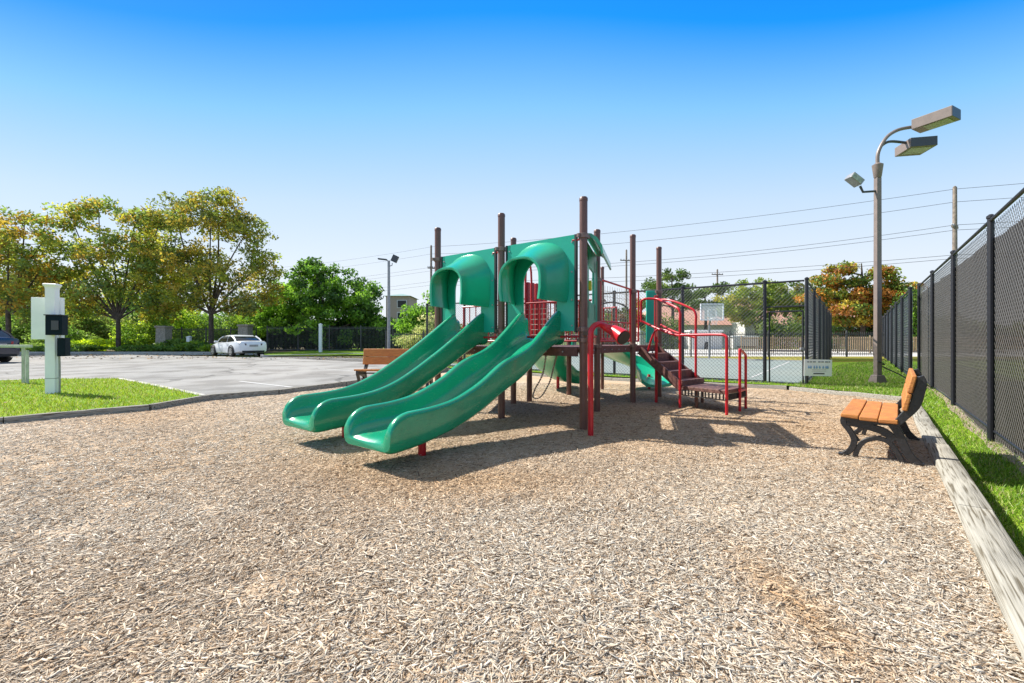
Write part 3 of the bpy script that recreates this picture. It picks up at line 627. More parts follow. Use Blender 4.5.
# side store-front panel with awning between A and G
def sidepanel():
    d = (PG - PA).normalized(); nrm = Vector((d.y, -d.x)); L = (PG - PA).length
    a = PA + d * .10; b = PA + d * (L - .22)
    mb = MB()
    mb.beam((a.x, a.y, 1.36), (a.x, a.y, 2.74), .035, .05, up=(nrm.x, nrm.y, 0)); mb.beam((b.x, b.y, 1.36), (b.x, b.y, 2.66), .035, .05, up=(nrm.x, nrm.y, 0))
    a2 = a + d * .35; b2 = b - d * .35
    mb.beam((*a, 1.62), (*b, 1.62), .03, .5); mb.beam((*a, 2.56), (*b, 2.56), .03, .34)
    mb.beam((*(a + d * .2), 1.6), (*(a + d * .2), 2.6), .42, .03, up=(nrm.x, nrm.y, 0)); mb.beam((*(b - d * .2), 1.6), (*(b - d * .2), 2.6), .42, .03, up=(nrm.x, nrm.y, 0))
    o = obj('side_panel', mb, M['slide_light'], ps, smooth=False, bevel=.006)
    aw = MB(); rings = []
    for q in (a - d * .02, b + d * .05):
        pr = [(.015, 2.80), (.10, 2.79), (.18, 2.73), (.25, 2.62), (.265, 2.50), (.24, 2.49), (.225, 2.58), (.16, 2.68), (.09, 2.74), (.015, 2.75)]
        rings.append([(q.x + nrm.x * u, q.y + nrm.y * u, z) for u, z in pr])
    aw.loft(rings); obj('awning', aw, M['hood'], o, angle=50)
    dd = MB(); q = a + d * .42; dd.tube([(q.x - nrm.x * .05, q.y - nrm.y * .05, 2.1), (q.x + nrm.x * .05, q.y + nrm.y * .05, 2.1)], .08, 18); obj('spinner_disc', dd, M['yellow'], o)
    rr = MB(); 
    rr.tube([(*(a - d * .03), 1.3), (*(a - d * .03), 1.75)], .014); obj('corner_rail', rr, M['red'], ps); rr = MB(); rr.tube([(*a, 1.33), (*b, 1.33)], .016); obj('cross_rail', rr, M['red'], ps)
sidepanel()

# talk tube
mb = MB(); path = smoothpath([(1.04, 5.82, -.08), (1.04, 5.82, .6), (1.04, 5.82, 1.28), (1.07, 5.85, 1.43), (1.17, 5.93, 1.485), (1.28, 5.98, 1.44), (1.38, 5.90, 1.385), (1.46, 5.76, 1.30)], 5)
rd = [.038] * (len(path) - 14) + [.042, .046, .050, .054, .058, .063, .069, .076, .082, .088, .095, .101, .106, .108]
mb.tube(path, rd, 16); tt = obj('talk_tube', mb, M['red'], ps)
mb = MB(); p = path[-1]; d = (path[-1] - path[-2]).normalized(); mb.tube([p + d * .001, p + d * .012], [.094, .094], 18); obj('horn_grille', mb, M['postcap'], tt)
mb = MB(); mb.beam((1.06, 5.86, 1.36), (PA.x, PA.y, 1.36), .04, .05); obj('bracket', mb, M['collar'], tt)

# barriers
def barrier(a, b, z0, z1, n, rail=.018, slat=.011, m='red', lean=0):
    a = Vector(a); b = Vector(b); d = (b - a); mb = MB()
    mb.tube([(*(a + d * .06), z0), (*(a + d * .94), z0)], rail); mb.tube([(*(a + d * .06), z1), (*(a + d * .94), z1 + lean)], rail)
    for i in range(n + 1):
        q = a + d * (.08 + .84 * i / n); mb.tube([(*q, z0), (*q, z1 + lean * i / n)], slat if 0 < i < n else rail, 8)
    return obj('barrier', mb, M[m], ps)
barrier(PG, PI_, 1.26, 2.38, 1, lean=-.08); barrier(PD, PG, 1.26, 2.0, 7, m='redpan'); barrier(PX, PD, 1.26, 2.0, 7, m='redpan'); 
barrier(PI_ + (PJ - PI_) * 0, PI_ + (PJ - PI_) * .22, 1.26, 2.3, 2); barrier(PI_ + (PJ - PI_) * .82, PJ, 1.26, 2.25, 2)
barrier(PG + (PI_ - PG) * .0, PI_, 1.30, 1.62, 9, rail=.012, slat=.006, m='red'); barrier(PE, PF, 1.26, 2.1, 8, m='redpan'); barrier(PF, PH, 1.26, 2.1, 7, m='redpan'); barrier(PH, PH + (PJ - PH) * .3, 1.26, 2.1, 3)
def grid(a, b, z0, z1, p=.09, r=.0035):
    mb = MB(); a = Vector(a); b = Vector(b); n = int((b - a).length / p)
    for i in range(1, n): q = a.lerp(b, i / n); mb.tube([(*q, z0), (*q, z1)], r, 4)
    k = int((z1 - z0) / p)
    for i in range(1, k): z = z0 + (z1 - z0) * i / k; mb.tube([(*a.lerp(b, .07), z), (*a.lerp(b, .93), z)], r, 4)
    obj('wire_grid', mb, M['chain'], ps)
grid(PG, PI_, 1.3, 2.28); grid(PD, PG, 1.28, 1.98)
# red ribbed panel seen through the right slide hood
mb = MB(); a = PE + Vector((-.08, 0)); b = PE + (PF - PE) * .42
for i in range(5):
    q = a.lerp(b, (i + .5) / 5); mb.box((q.x, q.y, 1.86), (.085, .06, 1.24), rz=.85)
o = obj('ribbed_panel', mb, M['redpan'], ps, bevel=.01)
mb = MB(); mb.tube(smoothpath([(*a, 1.2), (*a, 2.5), (a.x + .03, a.y, 2.78), (a.x + .12, a.y + .1, 2.70), (a.x + .14, a.y + .12, 1.3)], 5), .022); obj('hoop_rail', mb, M['red'], ps)
# green end panel
mb = MB(); q = PJ + (PH - PJ) * .22; e = PJ + (PH - PJ) * .22 + Vector((.2, .17)); mb.box(((q.x + e.x) / 2 + .1, (q.y + e.y) / 2 + .1, 1.83), (.24, .05, 1.22), rz=.0); o = obj('end_panel', mb, M['slide_light'], ps, bevel=.015)
# dark arch of the far bubble panel between G and I
mb = MB(); c_ = PD.lerp(PF, .8); mb.tube(smoothpath([(1.9, 10.6, 1.2), (1.98, 10.65, 1.95), (2.15, 10.8, 2.15), (2.6, 11.0, 2.22), (2.95, 11.1, 2.0), (3.0, 11.1, 1.2)], 5), .02); obj('arch_rail', mb, M['postcap'], ps)

# rear curved slides
def curved(path, w, lab):
    P = smoothpath(path, 6); rings = []
    for i, p in enumerate(P):
        d = P[min(i + 1, len(P) - 1)] - P[max(i - 1, 0)]; h = Vector((d.x, d.y, 0)).normalized(); s_ = Vector((-h.y, h.x, 0)); H = .30 if i < len(P) - 2 else .15
        rr = []
        for u, z in ((-.7, -.03), (-1, .06), (-1.02, H), (-.9, H + .01), (-.86, .1), (-.5, .03), (0, .01), (.5, .03), (.86, .1), (.9, H + .01), (1.02, H), (1, .06), (.7, -.03), (0, -.05)):
            rr.append(p + s_ * u * w + Vector((0, 0, z)))
        rings.append(rr)
    mb = MB(); mb.loft(rings); o = obj('curved_slide', mb, M['hood'], ps, angle=60); o['label'] = lab; return o
o = curved([(1.0, 9.95, 1.0), (.95, 10.6, .85), (1.0, 11.2, .55), (1.35, 11.7, .25), (1.7, 11.9, .16)], .42, 'green curved slide curling down behind the deck posts')
mb = MB(); mb.lathe((1.2, 11.5, 0), [(.04, -.1), (.04, .35)], 10); obj('support_foot', mb, M['red'], o)
o = curved([(2.35, 11.0, 1.05), (2.75, 11.6, .85), (3.2, 11.8, .6), (3.55, 11.45, .35), (3.62, 10.9, .16)], .42, 'green curved slide winding down behind the stair')
mb = MB(); mb.lathe((3.55, 11.4, 0), [(.04, -.1), (.04, .4)], 10); obj('support_foot', mb, M['red'], o)

# hanging chain loop
mb = MB(); pth = smoothpath([(.52, 6.7, 1.06), (.47, 6.75, .75), (.35, 6.8, .5), (.335, 6.8, .38), (.45, 6.8, .40), (.58, 6.8, .62), (.64, 6.78, .85), (.69, 6.75, 1.04)], 14)
for i in range(0, len(pth) - 1):
    a = pth[i]; b = pth[i + 1]; d = (b - a) * .72; s_ = Vector((0, 1, 0)) if i % 2 else Vector((1, 0, .3)).normalized(); m_ = (a + b) / 2
    mb.tube([m_ - d + s_ * 0, m_ - d * .5 + s_ * .011, m_ + d * .5 + s_ * .011, m_ + d, m_ + d * .5 - s_ * .011, m_ - d * .5 - s_ * .011], .0065, 5, closed=True)
obj('chain_loop', mb, M['chain'], ps)

# stair, transfer platform, handrails
Q0 = Vector((3.2, 8.35)); Q1 = Vector((3.66, 7.55)); Q2 = Vector((4.33, 8.15)); Q3 = Vector((3.87, 8.95)); ZP = .41
S0 = PI_ + (PJ - PI_) * .25; S1 = PI_ + (PJ - PI_) * .95; E0 = Q0.copy(); E1 = Q3.copy()
st = MB(); n = 4
for i in range(n):
    t0 = i / n; t1 = (i + 1) / n; z = DK - (DK - ZP) * (i + 1) / (n + 0) + .0
    if i == n - 1: z = ZP + .19
    z = DK - (DK - ZP - .0) * (i + 1) / (n + .6)
    a0 = S0.lerp(E0, t0); a1 = S0.lerp(E0, t1 + .04); b0 = S1.lerp(E1, t0); b1 = S1.lerp(E1, t1 + .04)
    zz = z; lo = zz - .19
    st.add([(*a0, zz), (*b0, zz), (*b1, zz), (*a1, zz), (*a0, zz - .03), (*b0, zz - .03), (*b1, lo), (*a1, lo)], [(0, 1, 2, 3), (3, 2, 6, 7), (0, 3, 7, 4), (1, 5, 6, 2), (4, 7, 6, 5)])
stair = obj('stair', st, M['stair'], ps, smooth=False, bevel=.008)
mb = MB()
for s_, e_ in ((S0, E0), (S1, E1)):
    mb.beam((*s_, DK - .10), (*e_, ZP - .02), .03, .17)
obj('stringer', mb, M['deck'], stair, smooth=False)
mb = MB(); P4 = [Q0, Q1, Q2, Q3]
mb.add([(*p, ZP) for p in P4] + [(*p, ZP - .07) for p in P4], [(0, 1, 2, 3), (7, 6, 5, 4)] + [(i, (i + 1) % 4, 4 + (i + 1) % 4, 4 + i) for i in range(4)])
tpf = obj('transfer_platform', mb, M['stair'], ps, smooth=False, bevel=.01)
mb = MB()
for k in range(13):
    t = (k + .5) / 13
    for (a, b) in ((Q0, Q1), (Q1, Q2)):
        q = a.lerp(b, t); mb.beam((*q, ZP - .07), (*q, ZP - .17), .02, .02, up=(1, 0, 0))
for (a, b) in ((Q0, Q1), (Q1, Q2)): mb.beam((*a, ZP - .17), (*b, ZP - .17), .02, .02)
obj('underside_grille', mb, M['postcap'], tpf, smooth=False)
for q in (Q0.lerp(Q2, .25), Q3):
    mb = MB(); mb.lathe((q.x, q.y, 0), [(.03, -.1), (.03, ZP - .03)], 10); obj('leg', mb, M['post'], tpf)
P1 = Vector((3.17, 8.30)); P2 = Vector((3.64, 7.46))
def rail(pts, r=.024, name='handrail'):
    mb = MB(); mb.tube(smoothpath(pts, 5), r, 12); return obj(name, mb, M['red'], ps)
I2 = PI_ + (PJ - PI_) * .30
rail([(I2.x, I2.y, 1.66), (I2.x, I2.y, 1.95), (I2.x + .02, I2.y - .04, 2.12), (2.95, 9.0, 2.12), (3.02, 8.75, 2.04), (3.13, 8.38, 1.90), (P1.x, P1.y, 1.80), (P1.x, P1.y, 1.6), (P1.x, P1.y, .8), (P1.x, P1.y, -.1)])
rail([(I2.x, I2.y, 1.68), (2.85, 9.05, 1.58), (3.05, 8.6, 1.42), (P1.x, P1.y, 1.36)])
P3_ = Vector((3.76, 9.0)); J2 = Vector((3.30, 9.75))
rail([(J2.x, J2.y, 2.18), (3.45, 9.45, 2.12), (3.7, 9.08, 1.93), (P3_.x, P3_.y, 1.80), (P3_.x, P3_.y, 1.6), (P3_.x, P3_.y, .8), (P3_.x, P3_.y, -.1)])
rail([(J2.x, J2.y, 1.62), (3.5, 9.4, 1.45), (P3_.x, P3_.y, 1.33)])
rail([(P1.x, P1.y, 1.37), (3.35, 7.98, 1.37), (3.56, 7.6, 1.37), (3.63, 7.48, 1.34), (P2.x, P2.y, 1.24), (P2.x, P2.y, .6), (P2.x, P2.y, -.1)])
rail([(4.07, 7.86, -.1), (4.07, 7.86, .6), (4.07, 7.86, 1.05), (4.09, 7.89, 1.10), (4.2, 8.02, 1.07), (4.34, 8.18, 1.0), (4.36, 8.21, .92), (4.36, 8.21, .5), (4.36, 8.21, -.1)], name='grab_loop')
rail([(4.07, 7.86, .36), (4.2, 8.02, .36), (4.36, 8.21, .36)], .02, name='grab_loop_brace')
rail([(2.86, 9.3, 1.0), (2.95, 9.1, 1.45), (3.1, 8.9, 1.48), (3.2, 8.6, 1.36)], .022)
# extra posts below the stair
mb = MB(); q = Vector((2.95, 9.0)); mb.lathe((q.x, q.y, 0), [(.03, -.1), (.03, 1.35)], 10); obj('stair_post', mb, M['red'], ps)

# ------------------------------------------------------------------ benches
def make_bench():
    b = thing('park_bench', 'orange plank bench with black cast iron frame at the right edge of the chips', 'bench', (0, 0, 0), 'orange plank benches')
    L = 1.62
    for k, (y0, z, tl) in enumerate(((-.005, .462, -.06), (-.16, .447, -.035), (-.315, .44, .02))):
        mb = MB(); mb.box((L / 2, y0 - .073, z - .018), (L, .150, .042), rot=Matrix.Rotation(-tl, 3, 'X')); obj('seat_plank', mb, M['plank'], b, bevel=.008)
    for k, (z0, z1) in enumerate(((.55, .725), (.735, .915))):
        ya = -.49 - (z0 - .55) * .2; yb = -.49 - (z1 - .55) * .2
        mb = MB(); rings = [[(x, ya, z0), (x, ya - .042, z0 - .005), (x, yb - .042, z1 - .005), (x, yb, z1)] for x in (0, L)]
        mb.loft(rings); obj('back_plank', mb, M['plank'], b, bevel=.01)
    for x in (.045, L - .10):
        mb = MB(); x1 = x + .055
        mb.ribbon(smoothpath([(-.03, .425), (-.025, .36), (-.075, .28), (-.115, .18), (-.085, .07), (-.02, 0)], 4), .055, x, x1)
        mb.ribbon(smoothpath([(-.12, 0), (-.145, .09), (-.20, .18), (-.30, .225), (-.39, .20), (-.45, .11), (-.50, 0)], 4), .046, x + .003, x1 - .003)
        mb.ribbon(smoothpath([(-.06, .31), (-.10, .25), (-.15, .17)], 4), .036, x + .006, x1 - .006)
        mb.ribbon(smoothpath([(-.40, .42), (-.46, .32), (-.50, .2), (-.55, .08), (-.62, 0)], 4), [.075] * 17, x + .001, x1 - .001)
        mb.ribbon([(-.01, .415), (-.25, .395), (-.47, .40)], .05, x + .002, x1 - .002)
        w = [.055 + .03 * math.sin(i / 20 * math.pi) for i in range(21)]
        mb.ribbon(smoothpath([(-.42, .36), (-.50, .47), (-.585, .60), (-.62, .74), (-.64, .84), (-.625, .905)], 4), w, x - .002, x1 + .002)
        mb.ribbon(smoothpath([(-.44, .22), (-.36, .30), (-.22, .345), (-.05, .375)], 4), .075, x + .004, x1 - .004)
        for y in (-.02, -.62): mb.box((x + .028, y, .012), (.07, .08, .024))
        obj('cast_frame', mb, M['iron'], b, angle=50, bevel=.004)
    mb = MB(); mb.box((L / 2, -.28, .36), (L - .2, .03, .03)); obj('stretcher', mb, M['iron'], b, smooth=False)
    return b
b1 = make_bench()
b2 = dup(b1)
b1.location = (3.565, 4.78, .01); b1.rotation_euler = (0, 0, math.atan2(.75, .661)); b1.scale = (1.02, 1.02, .985)
b2['label'] = 'bench seen behind the green slides at the edge of the parking lot'
b2.location = (-1.93, 10.3, .10); b2.rotation_euler = (0, 0, R(177)); b2.scale = (1.12, 1.08, 1.06)

# ------------------------------------------------------------------ chain link fences
def chainlink(mb, a, b, zlo, zhi, pitch=.075, r=.0019):
    """diagonal wires woven into diamonds on the vertical plane a-b; zlo/zhi functions of s"""
    a = Vector(a); b = Vector(b); L = (b - a).length; d = (b - a) / L; H = zhi - zlo
    for sgn in (1, -1):
        s = -H if sgn > 0 else 0
        while s < (L if sgn > 0 else L + H):
            s0, s1 = (s, s + H) if sgn > 0 else (s, s - H); z0, z1 = zlo, zhi
            def clip(s0, z0, s1, z1):
                ts = [0, 1]
                for lim in (0, L):
                    if (s0 - lim) * (s1 - lim) < 0:
                        t = (lim - s0) / (s1 - s0)
                        if lim == 0: 
                            if s0 < 0: ts[0] = t
                            else: ts[1] = t
                        else:
                            if s0 > L: ts[0] = t
                            else: ts[1] = t
                return (s0 + (s1 - s0) * ts[0], z0 + (z1 - z0) * ts[0], s0 + (s1 - s0) * ts[1], z0 + (z1 - z0) * ts[1])
            if max(s0, s1) > 0 and min(s0, s1) < L:
                p = clip(s0, z0, s1, z1); q0 = a + d * p[0]; q1 = a + d * p[2]
                off = Vector((-d.y, d.x)) * r * sgn * .8
                mb.tube([(q0.x + off.x, q0.y + off.y, p[1]), (q1.x + off.x, q1.y + off.y, p[3])], r, 3, cap=False)
            s += pitch * 1.4142
def fence(name, label, a, b, step, zf, top, pr, meshm, pitch, wr, screen=None, scr_top=None, bottom_rail=True, group=None, midrail=False, side=1):
    a = Vector(a); b = Vector(b); L = (b - a).length; d = (b - a) / L; n = max(1, round(L / step)); mid = a.lerp(b, .5)
    t = thing(name, label, 'fence', (mid.x, mid.y, zf(mid.x, mid.y)), group)
    for i in range(n + 1):
        q = a.lerp(b, i / n); z = zf(q.x, q.y); mb = MB(); mb.lathe((q.x, q.y, 0), [(pr, z - .3), (pr, top - .01), (pr * 1.25, top + .0), (pr * 1.25, top + .03), (pr * .5, top + .055)], 10); obj('post', mb, M['blackcoat'], t)
    zl = min(zf(a.x, a.y), zf(b.x, b.y)); off = Vector((-d.y, d.x)) * side
    mb = MB(); mb.tube([(*a, top - .03), (*b, top - .03)], pr * .62, 8)
    obj('top_rail', mb, M['blackcoat'], t)
    if bottom_rail:
        mb = MB(); mb.tube([(*(a + off * .03), zf(*a) + .05), (*(b + off * .03), zf(*b) + .05)], .018, 6); obj('bottom_rail', mb, M['blackcoat'], t)
    mb = MB()
    for i in range(n):
        p, q = a.lerp(b, i / n), a.lerp(b, (i + 1) / n); chainlink(mb, p + off * pr * .9, q + off * pr * .9, min(zf(*p), zf(*q)) + .02, top - .05, pitch, wr)
    obj('chain_link_mesh', mb, meshm, t, smooth=False)
    if screen:
        rings = []; K = max(12, int(L / .25)); mb = MB(); vs = []
        so_ = off * (pr * 1.25)
        for k in range(K + 1):
            q = a.lerp(b, k / K); zt = scr_top(k / K * L) if scr_top else top - .1
            w_ = .012 * math.sin(k * 1.7) + .008 * math.sin(k * 4.1)
            q = q + so_ + off * w_ * .6; vs += [(q.x, q.y, zf(q.x, q.y) + .04), (q.x, q.y, zt)]
        mb.add(vs, [(2 * k, 2 * k + 2, 2 * k + 3, 2 * k + 1) for k in range(K)]); obj('windscreen', mb, screen, t)
    return t
FR0 = Vector((6.53, 6.0)); FD = Vector((.618, .786)).normalized()
def fr(s): p = FR0 + FD * s; return (p.x, p.y)
bms = MB(); fn_ = Vector((-FD.y, FD.x))
for i in range(30):
    a_ = FR0 + FD * (-6 + i * .5); b_ = FR0 + FD * (-5.5 + i * .5); wa = .09 + .03 * math.sin(i * 1.9); wb = .09 + .03 * math.sin((i + 1) * 1.9)
    bms.add([(*(a_ + fn_ * wa), ZR(*a_) + .012), (*(b_ + fn_ * wb), ZR(*b_) + .012), (*(b_ - fn_ * .2), ZR(*b_) + .012), (*(a_ - fn_ * .2), ZR(*a_) + .012)], [(0, 1, 2, 3)])
o = obj('soil_strip', bms, GM_strip, smooth=False); o['kind'] = 'structure'
fence('chain_link_fence', 'tall black chain link fence with taupe windscreen running along the right edge', fr(-6), fr(9), 3, ZR, 2.93, .037, M['wirelight'], .068, .0028, M['screen'], lambda s: 2.66 + .015 * math.sin(s * 3.1) + .02 * math.sin(s * 1.1), side=-1)
r2a = Vector((11.72, 12.95)); r2b = Vector((23.35, 27.7))
fence('chain_link_fence', 'tall fence with grey screen panels behind the lamp post, continuing into the distance', r2a, r2b, 3.13, ZR, 2.81, .045, M['wire'], .12, .003, M['screen2'], lambda s: 2.74, side=-1)
fence('chain_link_fence', 'side fence of the court with grey screen panels receding behind the white sign', C0, C0 + D2 * 18.5, 3.08, lambda x, y: G(y), 2.87, .04, M['wire'], .12, .003, M['screen2'], lambda s: 2.8, side=1)
gA = C0 + D1 * .08; gB = C0 + D1 * .84
fence('chain_link_fence', 'black chain link fence along the front of the court, seen beyond the climber', C0 + D1 * .95, C0 + D1 * 13.8, 2.15, lambda x, y: G(y), 2.87, .045, M['wire'], .07, .0034)
# transom above gate
tg = thing('chain_link_gate', 'narrow black chain link gate beside the white sign at the court corner', 'gate', (*gA.lerp(gB, .5), G(12)))
def frame(mb, p, q, z0, z1, r=.02):
    mb.tube([(*p, z0), (*q, z0)], r, 8); mb.tube([(*p, z1), (*q, z1)], r, 8); mb.tube([(*p, z0), (*p, z1)], r, 8); mb.tube([(*q, z0), (*q, z1)], r, 8)
mb = MB(); frame(mb, gA, gB, .14, 2.05); mb.tube([(*gA, 1.0), (*gB, 1.0)], .018, 8); obj('gate_frame', mb, M['blackcoat'], tg)
mb = MB(); chainlink(mb, gA, gB, .15, 2.05, .075, .0026); obj('chain_link_mesh', mb, M['wire'], tg, smooth=False)
mb = MB(); mb.box((gA.x, gA.y, 1.05), (.16, .06, .08)); obj('latch', mb, M['steel'], tg, bevel=.01)
tr_ = thing('fence_transom', 'short chain link panel above the court gate', 'fence panel', (*gA.lerp(gB, .5), 2.15))
mb = MB(); q0 = C0 + D1 * .05; q1 = C0 + D1 * .93; mb.tube([(*q0, 2.18), (*q1, 2.18)], .02, 8); obj('lower_rail', mb, M['blackcoat'], tr_); mb = MB(); mb.tube([(*q0, 2.84), (*q1, 2.84)], .024, 8); obj('top_rail', mb, M['blackcoat'], tr_)
mb = MB(); chainlink(mb, q0, q1, 2.19, 2.83, .075, .0026); obj('chain_link_mesh', mb, M['wire'], tr_, smooth=False)

# sign on the court corner post
sc = Vector((7.93, 11.02)); sx = Vector((.98, -.12)).normalized(); nrm = Vector((sx.y, -sx.x)) 
sg = thing('rules_sign', 'white notice board with small blue pictures fixed low on the court corner post', 'sign', (sc.x, sc.y, .1))
sc = Vector((7.80, 11.22))
mb = MB(); ctr = Vector((sc.x, sc.y)); mb.beam((*(ctr - sx * .33), .585), (*(ctr + sx * .33), .575), .012, .42); obj('board', mb, M['white'], sg, smooth=False)
def mark(cx, cz, w, h, m, nm):
    k = MB(); q = ctr + sx * cx + nrm * .010; k.beam((*(q - sx * w / 2), .58 + cz), (*(q + sx * w / 2), .58 + cz), .003, h); return obj(nm, k, M[m], sg, smooth=False)
k = MB()
for cx, w in ((-.235, .05), (-.17, .05), (-.09, .07), (.03, .06), (.105, .06), (.20, .07), (.265, .04)):
    q = ctr + sx * cx + nrm * .010; k.beam((*(q - sx * w / 2), .58 + .15), (*(q + sx * w / 2), .58 + .15), .003, .03)
obj('print_line', k, M['signgrey'], sg, smooth=False)
k = MB()
for cx in (-.22, -.17, -.09, -.03, .04, .12, .19, .23):
    q = ctr + sx * cx + nrm * .010; k.lathe((q.x, q.y, .58 + .02), [(.016, -.04), (.022, -.01), (.010, .01), (.014, .03)], 8)
obj('print_pictures', k, M['signblue'], sg, smooth=False)
k = MB()
for cz in (-.05, -.085):
    q = ctr + sx * .02 + nrm * .010; k.beam((*(q - sx * .17), .58 + cz), (*(q + sx * .17), .58 + cz), .003, .006)
obj('print_line', k, M['signgrey'], sg, smooth=False)
mark(.02, -.15, .26, .028, 'signblack', 'print_bar')

# ------------------------------------------------------------------ lamps
def lerp3(a, b, t): return Vector(a).lerp(Vector(b), t)
LX, LY = 9.93, 11.95
lp = thing('lamp_post', 'tall bronze lamp post with two box lamps and a small floodlight on the right', 'lamp post', (LX, LY, G(LY)))
k_ = LY / 440.
def LZ(y): return HC + (341.5 - y) * k_
def LXp(x, dY=0): return (x - 512) / 440. * (LY + dY)
mb = MB(); mb.loft([[(LX + sx_ * w, LY + sy_ * w, z) for sx_, sy_ in ((-1, -1), (1, -1), (1, 1), (-1, 1))] for w, z in ((.068, G(LY) + .1), (.066, 2), (.062, LZ(178)))])
obj('pole', mb, M['lampm'], lp, smooth=False, bevel=.012)
mb = MB(); mb.loft([[(LX + sx_ * w, LY + sy_ * w, z) for sx_, sy_ in ((-1, -1), (1, -1), (1, 1), (-1, 1))] for w, z in ((.155, G(LY) - .05), (.15, G(LY) + .02), (.105, G(LY) + .2), (.09, G(LY) + .22))]); obj('base_cover', mb, M['lampm'], lp, smooth=False)
mb = MB(); mb.lathe((LX, LY, 0), [(.075, LZ(178)), (.09, LZ(177)), (.13, LZ(165)), (.11, LZ(164.5)), (.05, LZ(163))], 12); obj('collar', mb, M['lampm'], lp)
def head(hx, hy, hz, ax, length, width, ht, tilt, name='lamp_head'):
    ax = Vector((*ax, tilt)).normalized(); sd = Vector((0, 0, 1)).cross(ax).normalized(); up = ax.cross(sd); rot = Matrix((ax, sd, up)).transposed()
    mb = MB(); mb.box((hx, hy, hz), (length, width, ht), rot=rot); o = obj(name, mb, M['lampm'], lp, smooth=False, bevel=.01)
    mb = MB(); c = Vector((hx, hy, hz)) - up * (ht / 2 + .004) + ax * length * .08; mb.box(c, (length * .62, width * .8, .012), rot=rot); obj('lens', mb, M['lens'], o, smooth=False)
    mb = MB(); c = Vector((hx, hy, hz)) + ax * (length / 2 + .004); mb.box(c, (.01, width * .97, ht * .95), rot=rot); obj('end_cap', mb, M['lampdark'], o, smooth=False)
    return o
h1 = Vector((LX + 1.28, 11.65, LZ(121) - .12)); h2 = Vector((LX + 1.12, 12.05, LZ(145)))
head(h1.x, h1.y, h1.z, (.45, -.89), .82, .50, .27, 0)
head(h2.x, h2.y, h2.z, (-.2, -.98), .66, .62, .25, 0)
mb = MB(); mb.tube(smoothpath([(LX, LY, LZ(165)), (LX + .02, LY, LZ(152)), (LX + .22, LY - .02, LZ(138)), (LX + .55, LY, LZ(130)), (LX + .98, LY + .02, LZ(126.5))], 6), .045, 10); obj('arm', mb, M['lampm'], lp)
mb = MB(); mb.tube(smoothpath([(LX + .02, LY, LZ(152)), (LX + .12, LY, LZ(145.5)), (LX + .35, LY, LZ(141.5)), (LX + .85, LY + .03, LZ(142.5))], 6), .035, 10); obj('arm', mb, M['lampdark'], lp)
fx = LXp(853); mb = MB(); mb.box((fx, LY - .05, LZ(180.5)), (.36, .26, .17), rot=Matrix.Rotation(R(38), 3, 'Y')); fl = obj('floodlight', mb, M['steel'], lp, smooth=False, bevel=.015)
mb = MB(); mb.box((fx - .02, LY - .185, LZ(180.5)), (.30, .012, .13), rot=Matrix.Rotation(R(38), 3, 'Y')); obj('lens', mb, M['lens'], fl, smooth=False)
mb = MB(); mb.tube([(LXp(860), LY, LZ(186)), (LXp(863), LY, LZ(192)), (LX, LY, LZ(191))], .03, 8); obj('bracket', mb, M['lampdark'], fl)
mb = MB(); mb.tube(smoothpath([(LX - .08, LY - .1, LZ(361)), (LX + .1, LY - .1, LZ(364)), (LX + .12, LY + .02, LZ(366)), (LX + .42, LY - .25, .35), (LX + .62, LY - .45, .12)], 5), .016, 6); tag(obj('loose_cable', mb, M['cable']), 'black cable wrapped round the lamp post and slanting to the grass', 'cable')

# small lamp by the parking lot
x0, y0 = -7.70, 27.5
l2 = thing('lamp_post', 'slim grey lamp post at the far side of the parking lot behind the slides', 'lamp post', (x0, y0, G(y0)))
mb = MB(); mb.lathe((x0, y0, 0), [(.11, G(y0)), (.08, 6.3)], 10); obj('pole', mb, M['steel'], l2)
mb = MB(); mb.tube([(x0, y0, 6.25), (x0 - .2, y0, 6.38)], .03, 8); mb.beam((x0 - .12, y0, 6.36), (x0 - .66, y0, 6.42), .22, .07); obj('lamp_head', mb, M['lampdark'], l2, smooth=False)
mb = MB(); mb.tube([(x0, y0, 5.95), (x0 + .2, y0, 6.0), (x0 + .22, y0, 6.15)], .025, 8); mb.box((x0 + .38, y0, 6.42), (.36, .2, .42), rot=Matrix.Rotation(R(25), 3, 'Y')); obj('floodlight', mb, M['lampdark'], l2, smooth=False)

# ------------------------------------------------------------------ white pedestal with boxes
px_, py_ = -10.05, 9.62; zg = G(py_)
pd = thing('service_pedestal', 'white square post with dark blue boxes standing on the small lawn at the left', 'pedestal', (px_, py_, zg))
mb = MB(); mb.box((px_, py_, zg + 1.16), (.17, .17, 2.32), rz=.35); obj('post_shaft', mb, M['white'], pd, smooth=False, bevel=.006)
mb = MB(); 
mb.loft([[(px_ + w * math.cos(.35 + math.pi / 4 + k * math.pi / 2), py_ + w * math.sin(.35 + math.pi / 4 + k * math.pi / 2), zg + z) for k in range(4)] for w, z in ((.12, 2.29), (.125, 2.33), (.16, 2.38), (.16, 2.40), (.14, 2.41))]); obj('flared_cap', mb, M['white'], pd, smooth=False)
mb = MB(); mb.box((px_ - .20, py_ + .10, zg + 1.66), (.56, .10, .92), rz=.2); obj('back_board', mb, M['white'], pd, smooth=False, bevel=.006)
def bluebox(cx, cy, z, sx_, sy_, sz_, nm):
    mb = MB(); mb.box((cx, cy, z), (sx_, sy_, sz_), rz=.35); o = obj(nm, mb, M['boxblue'], pd, smooth=False, bevel=.01); return o
o = bluebox(px_ + .20, py_ - .10, zg + 1.50, .28, .22, .42, 'card_reader_box')
mb = MB(); mb.box((px_ + .265, py_ - .20, zg + 1.5), (.12, .02, .2), rz=.35); obj('keypad', mb, M['lampdark'], o, smooth=False)
